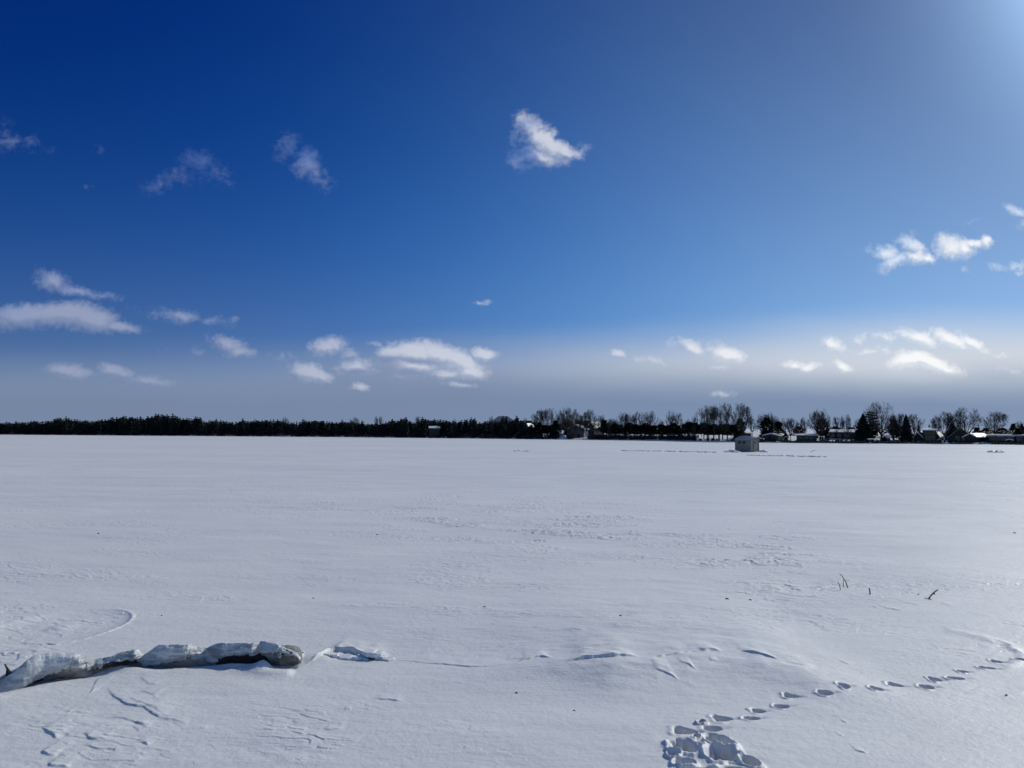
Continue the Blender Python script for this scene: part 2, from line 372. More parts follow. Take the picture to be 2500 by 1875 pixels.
# wind-cut scales: little steps facing the camera, in patches
def scales(lw, lt, steps, amp_, mask, seed):
    k = mask > .03
    a, b = wr[k] / lw + seed, wt[k] / lt + seed * .7
    F_ = steps * fbm(a, b, 4, .55) + wt[k] * 1.0 / lt * .55
    fr = F_ - np.floor(F_)
    saw = sst(fr, 0, .10) - fr
    out = np.zeros_like(x); out[k] = saw * amp_ * mask[k]
    return out
def patch(px, py, rx, ry):
    c = gnd(px, py); l = gnd(px - rx, py); f_ = gnd(px, py - ry); n_ = gnd(px, py + ry)
    sx = abs(c[0] - l[0]); sy = (f_[1] - n_[1]) / 2; yc = (f_[1] + n_[1]) / 2
    xx = x - c[0] * y / c[1]
    return np.exp(-((xx / sx) ** 2 + ((y - yc) / sy) ** 2))
brk = sst(fbm(wr / 2.8 + 7, wt / 1.3, 3), -.12, .22)
mB = np.clip(patch(1150, 1270, 260, 55) + patch(1480, 1300, 260, 45) + patch(1850, 1360, 220, 60) + .8 * patch(1250, 1230, 420, 22) + .7 * patch(1950, 1410, 120, 45) + .6 * patch(620, 1210, 260, 30) + .35 * patch(480, 1180, 300, 22), 0, 1) * brk
h += scales(1.1, .55, 2.2, .032, mB, 3.0)
mC = np.clip(.8 * patch(1990, 1420, 330, 70) + .55 * patch(1350, 1530, 350, 60) + .6 * patch(880, 1790, 360, 90) + .5 * patch(700, 1380, 260, 60), 0, 1) * sst(fbm(wr / 1.2 + 31, wt / .6, 3), -.05, .3)
h += scales(.8, .30, 1.8, .017, mC, 12.0)
mA = np.clip(patch(60, 1600, 120, 30) + .55 * patch(260, 1790, 220, 90), 0, 1)
h += scales(.9, .34, 1.6, .014, mA, 21.0)
fine = sst(fbm(wr / 4 + 5, wt / 2.2, 3), .0, .3) * sst(d0, 9, 14) * .7
h += scales(.9, .4, 1.7, .016, fine, 41.0)
# drawn edges: (pixel polyline, height, length of the back slope)
EDGES = [
 ([(258,1668),(262,1682),(280,1703),(307,1721),(348,1727),(375,1746),(434,1767)], .040, .40),
 ([(236,1660),(222,1690),(200,1710)], .026, .3), ([(168,1735),(160,1750)], .03, .2),
 ([(300,1700),(336,1715),(372,1731),(410,1750)], .024, .3),
 ([(258,1750),(290,1757),(316,1762),(345,1772),(371,1780)], .032, .35),
 ([(199,1791),(210,1800),(221,1805),(245,1806),(267,1810)], .034, .3),
 ([(199,1816),(215,1824),(235,1828),(270,1829),(300,1830)], .030, .3),
 ([(101,1776),(109,1787),(131,1798),(140,1812)], .040, .3), ([(99,1832),(104,1838),(118,1843),(140,1847)], .045, .3),
 ([(117,1857),(120,1868),(145,1869),(174,1871)], .045, .3),
 ([(325,1812),(344,1814),(366,1822)], .030, .3), ([(221,1854),(316,1857),(371,1853)], .022, .3),
 ([(787,1780),(814,1785),(845,1779)], .025, .3), ([(905,1709),(949,1711),(990,1716)], .028, .35), ([(838,1731),(858,1735)], .03, .25),
 ([(335,1653),(350,1662),(362,1671),(393,1671)], .022, .3), ([(335,1688),(360,1693),(376,1698),(378,1712)], .022, .3),
 ([(385,1756),(420,1758),(460,1772)], .018, .3), ([(450,1780),(520,1778)], .015, .3),
 ([(0,1602),(18,1592),(44,1596),(42,1608),(24,1622)], .035, .25), ([(0,1580),(50,1566),(98,1568),(104,1578)], .028, .3), ([(100,1566),(138,1573),(132,1582)], .03, .25), ([(120,1540),(148,1546),(150,1556)], .018, .3),
 ([(0,1622),(60,1623)], .03, .3), ([(60,1584),(88,1592),(74,1604)], .02, .25),
 ([(1260,1631),(1290,1622),(1320,1618),(1352,1628)], .05, .7),
 ([(1376,1647),(1400,1640),(1432,1638),(1490,1638),(1545,1636),(1572,1638)], .085, .7),
 ([(955,1610),(1040,1620),(1110,1628),(1180,1634),(1262,1632)], .024, .6), ([(1560,1640),(1620,1634),(1690,1622),(1790,1614)], .035, .5),
 ([(1370,1606),(1440,1605),(1520,1602),(1576,1605)], .018, .4), ([(1420,1614),(1448,1614)], .02, .3), ([(1230,1620),(1280,1617)], .02, .4),
 ([(1700,1620),(1735,1617),(1768,1620)], .05, .6), ([(1796,1614),(1830,1620),(1870,1628),(1900,1637),(1912,1640)], .055, .6),
 ([(1590,1662),(1625,1666),(1645,1673),(1664,1682)], .034, .35), ([(1655,1646),(1685,1652),(1708,1664)], .030, .35), ([(1730,1640),(1756,1641)], .03, .4),
 ([(1905,1638),(1960,1648),(2000,1650)], .022, .4),
 ([(2052,1622),(2080,1634)], .03, .35), ([(2085,1836),(2104,1840),(2122,1844)], .035, .25), ([(2056,1766),(2074,1769)], .03, .2), ([(2042,1798),(2064,1803)], .02, .25),
 ([(2160,1487),(2196,1492),(2216,1496)], .035, .5), ([(2130,1481),(2150,1485)], .025, .4), ([(1990,1428),(2018,1433)], .03, .6), ([(2010,1432),(2042,1435)], .03, .6),
 ([(2300,1475),(2350,1482)], .025, .6), ([(2200,1470),(2270,1482)], .02, .6), ([(2365,1500),(2440,1508)], .018, .6),
]
def edge(pts_px, A, Lb):
    global h
    P = np.array([gnd(*p) for p in pts_px]); Lb = min(Lb, .45 * np.hypot(*np.diff(P, axis=0).T).sum())
    mx0, my0 = P.min(0) - 4 * Lb - .1; mx1, my1 = P.max(0) + 4 * Lb + .1
    k = (x > mx0) & (x < mx1) & (y > my0) & (y < my1)
    if not k.any(): return
    jx = perlin(x[k] / .09, y[k] / .09) * .022 + perlin(x[k] / .3, y[k] / .3) * .03
    if (np.diff(P[:, 0]) > .02).all() and np.abs(np.diff(P[:, 1]) / np.diff(P[:, 0])).max() < 7:
        gx = np.linspace(P[0, 0], P[-1, 0], 90); gy = np.interp(gx, P[:, 0], P[:, 1])
        kr = np.exp(-(np.arange(-8, 9) / 4.0) ** 2); gy = np.convolve(np.pad(gy, 8, 'edge'), kr / kr.sum(), 'valid')
        sd = (y[k] + jx - np.interp(x[k], gx, gy)) * .85; a = np.clip((x[k] - gx[0]) / (gx[-1] - gx[0]), 0, 1)
    else:
        d, s, a = polyd(x[k], y[k] + jx, P)
        sd = d * s
    tp = sst(a, 0, .30) * (1 - sst(a, .70, 1.0)); taper = tp * (0.85 + .5 * perlin(x[k] / .16 + 5, y[k] / .16))
    prof = np.where(sd > 0, np.exp(-sd / (Lb * (.25 + .75 * tp))), 0) * sst(sd, -.002, .014)
    h[k] += A * prof * taper
for P_, A_, L_ in EDGES: edge(P_, A_ * (.40 if P_[0][0] < 480 else .52), L_)
# long low drift right of centre: shaded face toward the camera
cr_ = np.array([gnd(*p) for p in [(1120,1650),(1300,1636),(1420,1650),(1560,1652),(1680,1636),(1800,1624),(1900,1642),(2030,1664),(2260,1690)]])
_gx = np.linspace(cr_[0, 0] - 3, cr_[-1, 0] + 3, 600); _gy = np.interp(_gx, cr_[:, 0], cr_[:, 1]); _k = np.exp(-(np.arange(-60, 61) / 26.0) ** 2); _k /= _k.sum()
_gy = np.convolve(np.pad(_gy, 60, 'edge'), _k, 'valid'); yc = np.interp(x, _gx, _gy) + .10 * perlin(x / .7, y / .7); w_ = sst(x, cr_[0, 0], cr_[3, 0]) * (1 - sst(x, cr_[5, 0] + .15, cr_[8, 0]))
t = y - yc
h += .125 * w_ * np.where(t > 0, np.exp(-np.maximum(t, 0) / 3.2), np.exp(-(t / .60) ** 2)) * (1 - sst(d0, 14, 30)) * (1 + .25 * fbm(x / .8, y / .5, 3))
# bowl with a bright rim behind the log
c = gnd(150, 1528); e1 = gnd(292, 1528); ex = abs(e1[0] - c[0]); ey = 1.15
q = np.hypot((x - c[0]) / ex, (y - c[1]) / ey)
h += np.where(q < 1, -.07 * (1 - q ** 6), 0) * sst(q, .0, .3) * .4
h += .02 * np.exp(-((q - 1.02) / .03) ** 2) * (0.6 + .8 * perlin(x / .13, y / .13)) * sst(x, c[0], e1[0])
c = gnd(2250, 1575); q = np.hypot((x - c[0]) / 1.1, (y - c[1]) / 1.0)
h += .02 * np.exp(-((q - 1.0) / .12) ** 2) * sst(x, c[0], c[0] + .8) * sst(fbm(x / .5, y / .5, 2), -.3, .2)
# snow banked against the log: scoop at its foot, lip in front
d, s, a = polyd(x, y, LOG)
inl = sst(a, 0, .02) * (1 - sst(a, .97, 1.0))
lip = .03 * np.exp(-((d - .16) / .12) ** 2) * (s < 0) * inl * (0.9 + .9 * perlin(x / .6, y / .6))
h += lip - .05 * np.exp(-((d - .06) / .12) ** 2) * (s > 0) * inl
for (px, py, rx, ry, hh) in [(300, 1636, .26, .14, .09), (646, 1630, .12, .12, .09), (580, 1626, .3, .06, .04), (775, 1606, .2, .2, .05)]:
    cc = gnd(px, py); h += hh * np.exp(-(((x - cc[0]) / rx) ** 2 + ((y - cc[1]) / ry) ** 2))
# tail of crusted slabs after the log
edge([(726, 1632), (745, 1624), (785, 1606), (815, 1590), (850, 1596), (885, 1603), (925, 1604), (958, 1606)], .10, .22)
# footprints: trodden trail going right, and a deep trampled hole at the bottom
PR = [(2490,1611,1),(2434,1614,.75),(2410,1630,1.15),(2353,1639,.9),(2334,1656,1.1),(2286,1660,.8),(2263,1677,1.1),(2188,1675,.9),(2141,1689,1.1),(2064,1687,.9),(2015,1701,1.1),(1932,1705,1.05),(1909,1729,1.05),(1854,1740,.9),(1836,1759,1.0),(1767,1761,1.1),(1740,1786,1.25),(1676,1792,1.35)]
for i, (px, py, sc_) in enumerate(PR):
    cc = gnd(px, py); n2_ = PR[min(i + 1, len(PR) - 1)]; p2_ = PR[max(i - 1, 0)]
    a_ = rng.uniform(-.25, .35); kl = rng.uniform(.82, 1.25); dx, dy = math.cos(a_), math.sin(a_)
    lx = (x - cc[0]) * dx + (y - cc[1]) * dy; ly = -(x - cc[0]) * dy + (y - cc[1]) * dx
    k = (np.abs(lx) < .7) & (np.abs(ly) < .7)
    lx, ly = lx[k], ly[k]; jit = perlin(x[k] / .06, y[k] / .06) * .13 + .22 * np.clip(lx / .1, -1, 1) * (1 if i % 2 else -1) * np.abs(np.clip(ly / .06, -1, 1))
    L_, B_ = .074 * sc_ * kl, .047 * (0.8 + .3 * sc_) * rng.uniform(.85, 1.2)
    q = ((np.abs(lx) / L_) ** 3 + (np.abs(ly) / (B_ * (1 - .42 * np.clip(lx / L_, -.6, 1.2)))) ** 3) ** (1 / 3) + jit
    h[k] -= .070 * sc_ * (1 - sst(q, .72, 1.12)) * (1 - .25 * np.clip(lx / L_, -1, 1))
    h[k] += .010 * np.exp(-((q - 1.4) / .22) ** 2) * (1 - sst(lx, -.6 * L_, .2 * L_)) * (1 + perlin(x[k] / .05, y[k] / .05))
    drag = np.exp(-(ly / (B_ * .55)) ** 2) * sst(lx, L_ * .7, L_ * 1.0) * (1 - sst(lx, L_ * 1.2, L_ * 2.4))
    h[k] -= .014 * drag
for (px, py, rx, ry, dep, an) in [(1671,1833,.12,.14,.13,.2),(1755,1820,.09,.15,.17,.5),(1764,1853,.13,.14,.21,-.2),(1828,1869,.07,.10,.12,.5),(1645,1853,.05,.05,.05,0),(1670,1873,.08,.08,.10,0),(1700,1812,.035,.04,.05,.2),(1712,1773,.045,.028,.05,0),(1700,1902,.26,.10,.12,0),(1790,1900,.16,.10,.12,0)]:
    cc = gnd(px, py); dx, dy = math.cos(an), math.sin(an)
    lx = (x - cc[0]) * dx + (y - cc[1]) * dy; ly = -(x - cc[0]) * dy + (y - cc[1]) * dx
    k = (np.abs(lx) < 1) & (np.abs(ly) < 1); lx, ly = lx[k], ly[k]
    q = np.hypot(lx / rx, ly / ry) + perlin(x[k] / .11, y[k] / .11) * .26 + perlin(x[k] / .05, y[k] / .05) * .20 + perlin(x[k] / .02, y[k] / .02) * .06
    h[k] -= .9 * dep * (1 - sst(q, .5, 1.0)); h[k] += .03 * np.exp(-((q - 1.25) / .25) ** 2)
cc = gnd(1715, 1850); q = np.hypot((x - cc[0]) / .42, (y - cc[1]) / .34)
h += np.exp(-q ** 2) * (fbm(x / .17, y / .15, 2) * .018)
far_fade = 1 - sst(d0, 70, 135)
Hh[nm] = h * far_fade
Hh -= 0.25 * sst(np.hypot(GXc, GYc), 1500, 8000) * 0
bank = 1.15 * (1 - sst(np.hypot(GXc, GYc + 1.0), 1.5, 6.3)) + .5 * sst(-GYc, 2, 14)
Hh += bank
V = np.column_stack([GXc, GYc, Hh]).astype(np.float32)
V = np.vstack([V, [[0, 0, 1.15]]]).astype(np.float32)
i0 = (np.arange(nr - 1)[:, None] * na + np.arange(na)[None, :]); i1 = (np.arange(nr - 1)[:, None] * na + (np.arange(na)[None, :] + 1) % na)
Q = np.stack([i0, i0 + na, i1 + na, i1], -1).reshape(-1, 4)[:, ::-1]
T = np.stack([np.full(na, nr * na), np.arange(na), (np.arange(na) + 1) % na], -1)[:, ::-1]
me = bpy.data.meshes.new('snow_field')
me.vertices.add(len(V)); me.vertices.foreach_set('co', V.ravel())
me.loops.add(Q.size + T.size); me.loops.foreach_set('vertex_index', np.concatenate([Q.ravel(), T.ravel()]).astype(np.int32))
npoly = len(Q) + len(T); me.polygons.add(npoly)
st = np.concatenate([np.arange(len(Q)) * 4, Q.size + np.arange(len(T)) * 3]).astype(np.int32)
me.polygons.foreach_set('loop_start', st)
me.polygons.foreach_set('use_smooth', np.ones(npoly, dtype=bool))
me.update(calc_edges=True); me.validate()
me.materials.append(M['snow'])
o = link('ground', me); o['kind'] = 'structure'
from bisect import bisect_left
def ground_z(px, py):
    X0, Y0 = gnd(px, py); r0 = math.hypot(X0, Y0); a0 = math.atan2(X0, Y0)
    i = min(bisect_left(rr.tolist(), r0), nr - 1); j = int(np.argmin(np.abs(az - a0)))
    return float(Hh[i * na + j])

# ------------------------------------------------------------------ far shore land
SH_PX = [-400, 0, 420, 820, 1220, 1500, 1800, 2080, 2280, 2500, 2900]
SH_Y = [640, 578, 492, 424, 348, 306, 240, 225, 219, 206, 190]
SH_U = [uv(p, 1056)[0] for p in SH_PX]
def shore(u_): return np.interp(u_, SH_U, SH_Y)
def bank_z(u_, s):
    rt = sst(np.asarray(u_, dtype=float), .05, .18)                      # right part: cottages on a rising lawn
    left = .9 * sst(s, 0, 4) + 3.3 * sst(s, 4, 80)
    right = .75 * sst(s, -.3, .8) + .9 * sst(s, 3, 16) + 3.2 * sst(s, 14, 75)
    return left * (1 - rt) + right * rt - .4
uu = np.concatenate([np.linspace(-1.3, -.7, 20)[:-1], np.linspace(-.7, .72, 560), np.linspace(.72, 1.4, 20)[1:]])
ss_ = np.array([-4, -1.5, -.3, 0, .3, .6, 1, 1.6, 2.4, 3.4, 4.6, 6, 7.6, 9.5, 11.5, 14, 17, 20, 24, 28, 33, 39, 46, 54, 63, 74, 90, 120, 180, 300, 600, 1500, 4000.])
US, SS = np.meshgrid(uu, ss_, indexing='ij')
BY = shore(US) + SS; BX = US * BY
BZ = bank_z(US, SS) + (fbm(BX / 7, BY / 5, 4) * .55 * sst(SS, 0, 6)) * (1 - sst(SS, 90, 200))
BZ[:, 0] = -1.0
us3 = [uv(p, 1056)[0] for p in (1372, 1412)]
BZ += 1.3 * np.exp(-(((US - us3[0]) / .005) ** 2 + ((SS - 7) / 4) ** 2))
nb = len(ss_)
vs = np.column_stack([BX.ravel(), BY.ravel(), BZ.ravel()])
fs = [(i * nb + j, (i + 1) * nb + j, (i + 1) * nb + j + 1, i * nb + j + 1) for i in range(len(uu) - 1) for j in range(nb - 1)]
o = link('far_shore_terrain', mesh('far_shore_terrain', vs, fs, 'snow', True)); o['kind'] = 'structure'
def spot(px, s):
    u_ = uv(px, 1056)[0]; Y_ = float(shore(u_)) + s
    return Vector((u_ * Y_, Y_, float(bank_z(u_, s)) - .05)), Y_
def mpp(Y_): return Y_ / FPX        # metres per photo pixel at that depth

# ------------------------------------------------------------------ trees
def norm_parts(parts, pc=.996):
    allv = [p for b in parts for p in b.v]
    zs = [p.z for p in allv]; xs = sorted(abs(p.x) for p in allv) ; ys = sorted(abs(p.y) for p in allv)
    hz = max(zs); hw = max(xs[int(len(xs) * pc)], ys[int(len(ys) * pc)]) * 2
    for b in parts: b.v = [Vector((p.x / hw, p.y / hw, p.z / hz)) for p in b.v]
def gen_bare(seed, trunk_h=.28, limbs=5, spread=38, trop=.10, levels=5, kids=3, r0=.021, tip=.0011, lshrink=.68, limb_len=.34, wob=.16, env=None):
    g = random.Random(seed); tr, cw = MB(), MB()
    def rv(a): return Vector((g.gauss(0, a), g.gauss(0, a), g.gauss(0, a)))
    def tilt(d, ang, phi):
        a = d.orthogonal().normalized(); b = d.cross(a)
        return (d * math.cos(ang) + (a * math.cos(phi) + b * math.sin(phi)) * math.sin(ang)).normalized()
    def grow(p, d, L, r, lev):
        if lev == 0: n = 5
        else: n = 5 if lev == 1 else (4 if lev == 2 else (3 if lev < 5 else 2))
        r1 = max(tip, r * (.72 if lev == 0 else .5)); mb = tr if lev < 3 else cw
        k = 8 if lev == 0 else (6 if lev == 1 else (4 if lev == 2 else 3))
        pts = [p.copy()]; rad = [r * (1.35 if lev == 0 else 1)]; dirs = [d.copy()]
        for i in range(n):
            d = (d + rv(wob * (.3 if lev == 0 else 1)) + Vector((0, 0, trop * (0 if lev == 0 else 1)))).normalized()
            q_ = p + d * (L / n)
            if env and lev > 0:
                zc_, a_, b_ = env; rr_ = math.hypot(q_.x, q_.y)
                rr_ *= 1 + .16 * math.sin(2 * math.atan2(q_.y, q_.x) + seed * 1.7) + .12 * math.sin(math.atan2(q_.y, q_.x) + seed)
                out = (rr_ / a_) ** 2 + ((q_.z - zc_) / b_) ** 2 if q_.z > zc_ else (rr_ / (a_ * (.22 + .78 * max(0, q_.z) / zc_))) ** 2
                if out > g.uniform(.80, 1.18): break
            p = q_; pts.append(p.copy()); rad.append(r + (r1 - r) * (i + 1) / n); dirs.append(d.copy())
        n = len(pts) - 1
        if n < 1: return
        for i in range(n): mb.tube(pts[i], pts[i + 1], rad[i], rad[i + 1], k)
        if lev >= levels: return
        if lev == 0:
            ph = g.uniform(0, 6.3)
            for q in range(limbs):
                grow(pts[-1] - dirs[-1] * L * g.uniform(0, .25), tilt(d, R(spread) * g.uniform(.45, 1.15), ph + q * 2.4 + g.uniform(-.4, .4)), limb_len * g.uniform(.8, 1.2), r1 * g.uniform(.6, .8), 1)
            if g.random() < .7: grow(pts[-1], tilt(d, R(8), g.uniform(0, 6)), limb_len * 1.15, r1 * .75, 1)
            return
        for q in range(kids + (1 if lev <= 1 or g.random() < .2 else 0)):
            j = g.randint(max(1, n // 3), n); ang = R(g.uniform(18, 42)) if j < n else R(g.uniform(8, 24))
            grow(pts[j], tilt(dirs[j], ang, g.uniform(0, 6.3)), L * lshrink * g.uniform(.7, 1.15), max(tip, rad[j] * .62), lev + 1)
    grow(Vector((0, 0, -.02)), Vector((g.uniform(-.05, .05), g.uniform(-.05, .05), 1)).normalized(), trunk_h, r0, 0)
    norm_parts([tr, cw])
    return mesh('bare_trunk', tr.v, tr.f, 'bark', True), mesh('bare_crown', cw.v, cw.f, 'twig')
VASE = [gen_bare(s, .22, 8, 50, .050, 6, 3, .026, .0016, .70, .40, .05, e_) for s, e_ in ((1, (.66, .45, .34)), (2, (.58, .40, .42)), (3, (.72, .44, .28)), (4, (.62, .36, .38)))]
TALL = [gen_bare(s, .32, 6, 30, .06, 6, 3, .022, .0016, .68, .36, .06, (.66, .30, .36)) for s in (11, 12, 13)]
ROUND = [gen_bare(s, .20, 8, 52, .07, 6, 3, .028, .0019, .72, .42, .06, (.46, .46, .46)) for s in (21, 22)]
SMALL = [gen_bare(s, .22, 6, 38, .06, 6, 3, .022, .0016, .68, .38, .06, (.56, .38, .40)) for s in (31, 32, 33)]

def gen_conifer(seed, levels=16, per=10, base=.10, droop=.35, jag=.35, wpow=.9, mat_='needle', slim=1.0, gap=0.0, tipw=0.0):
    g = random.Random(seed); tr, cw = MB(), MB()
    tr.tube((0, 0, -.02), (0, 0, .55), .030, .018, 7); tr.tube((0, 0, .55), (0, 0, .95), .018, .003, 5)
    for k in range(levels):
        f = k / (levels - 1); z = base + (1 - base) * f * .975
        rad = .5 * slim * ((1 - f) ** wpow) * (1 - .25 * math.exp(-f * 12)) + .018 + tipw
        ph = g.uniform(0, 6.3)
        for j in range(per):
            if g.random() < gap: continue
            a = ph + 6.283 * (j + g.uniform(-.35, .35)) / per
            L = rad * g.uniform(1 - jag, 1 + jag * .6); dz = -droop * L * g.uniform(.4, 1.3) * (0.35 + .65 * (1 - f))
            zz = z + g.uniform(-.02, .02); wd = min(L * .42, .09) * g.uniform(.7, 1.2) + .012
            c_, s_ = math.cos(a), math.sin(a); i = len(cw.v)
            for t in (.25, .62):     # two overlapping leaf-shaped fans along the branch
                i = len(cw.v); L0, L1 = L * (t - .25), L * (t + .42 if t < .5 else 1.0); Lm = (L0 + L1) * .52
                up = .03
                cw.v += [Vector((c_ * L0, s_ * L0, zz + up + dz * (L0 / L) ** 1.3)), Vector((c_ * Lm - s_ * wd, s_ * Lm + c_ * wd, zz + dz * (Lm / L) - wd * .45)), Vector((c_ * L1, s_ * L1, zz + dz * (L1 / L) + .008)), Vector((c_ * Lm + s_ * wd, s_ * Lm - c_ * wd, zz + dz * (Lm / L) - wd * .45))]
                cw.f += [(i, i + 1, i + 2), (i, i + 2, i + 3)]
    norm_parts([tr, cw], .992)
    return mesh('conifer_trunk', tr.v, tr.f, 'bark', True), mesh('conifer_crown', cw.v, cw.f, mat_)
FAR = [gen_conifer(s, 12, 8, .03, .4, .45, w, 'needle', tipw=.09) for s, w in ((41, .8), (42, .6), (43, .5), (44, .9), (45, .45))]
SPRUCE = [gen_conifer(s, 26, 13, .05, .45, .3, .8) for s in (51, 52)]
PINE = [gen_conifer(53, 11, 7, .22, -.15, .6, .35, slim=.8, gap=.25)]
def gen_cedar(seed, clear=.34):
    g = random.Random(seed); tr, cw = MB(), MB()
    tr.tube((0, 0, -.02), (.01, 0, clear + .1), .032, .024, 6); tr.tube((.01, 0, clear + .1), (0, 0, .9), .024, .006, 5)
    for k in range(760):
        f = g.random() ** .8; z = clear + (1 - clear) * f
        rad = .5 * (1 - .75 * f ** 1.6) * (0.75 + .25 * math.sin(f * 9 + seed)) * g.uniform(.25, 1) ** .5
        a = g.uniform(0, 6.3); p = Vector((rad * math.cos(a), rad * math.sin(a), z)); i = len(cw.v)
        d1 = Vector((math.cos(a), math.sin(a), g.uniform(-.2, .8))).normalized() * g.uniform(.06, .13); d2 = Vector((-math.sin(a), math.cos(a), g.uniform(-.3, .3))) * g.uniform(.04, .08)
        cw.v += [p - d1 * .5, p + d2, p + d1, p - d2]; cw.f += [(i, i + 1, i + 2, i + 3)]
    norm_parts([tr, cw], .99)
    return mesh('cedar_trunk', tr.v, tr.f, 'bark', True), mesh('cedar_crown', cw.v, cw.f, 'cedar')
CEDAR = [gen_cedar(s) for s in (61, 62, 63)]
BUSH = [gen_cedar(s, .05) for s in (71, 72)]

def plant(name, cat, var, px, topy, wpx, s, label, group=None, parts=True):
    p, Y_ = spot(px, s); ht = max(1.0, zat(px, topy, Y_) - p.z); w = wpx * mpp(Y_)
    rz = rng.uniform(0, 6.28)
    if parts:
        r = root(name, p, rz, (w, w, ht))
        link('trunk', var[0], r); link('crown', var[1], r)
    else:
        r = link(name, var[1], None, p); r.rotation_euler = (0, 0, rz); r.scale = (w, w, ht)
    return tag(r, label, cat, group)

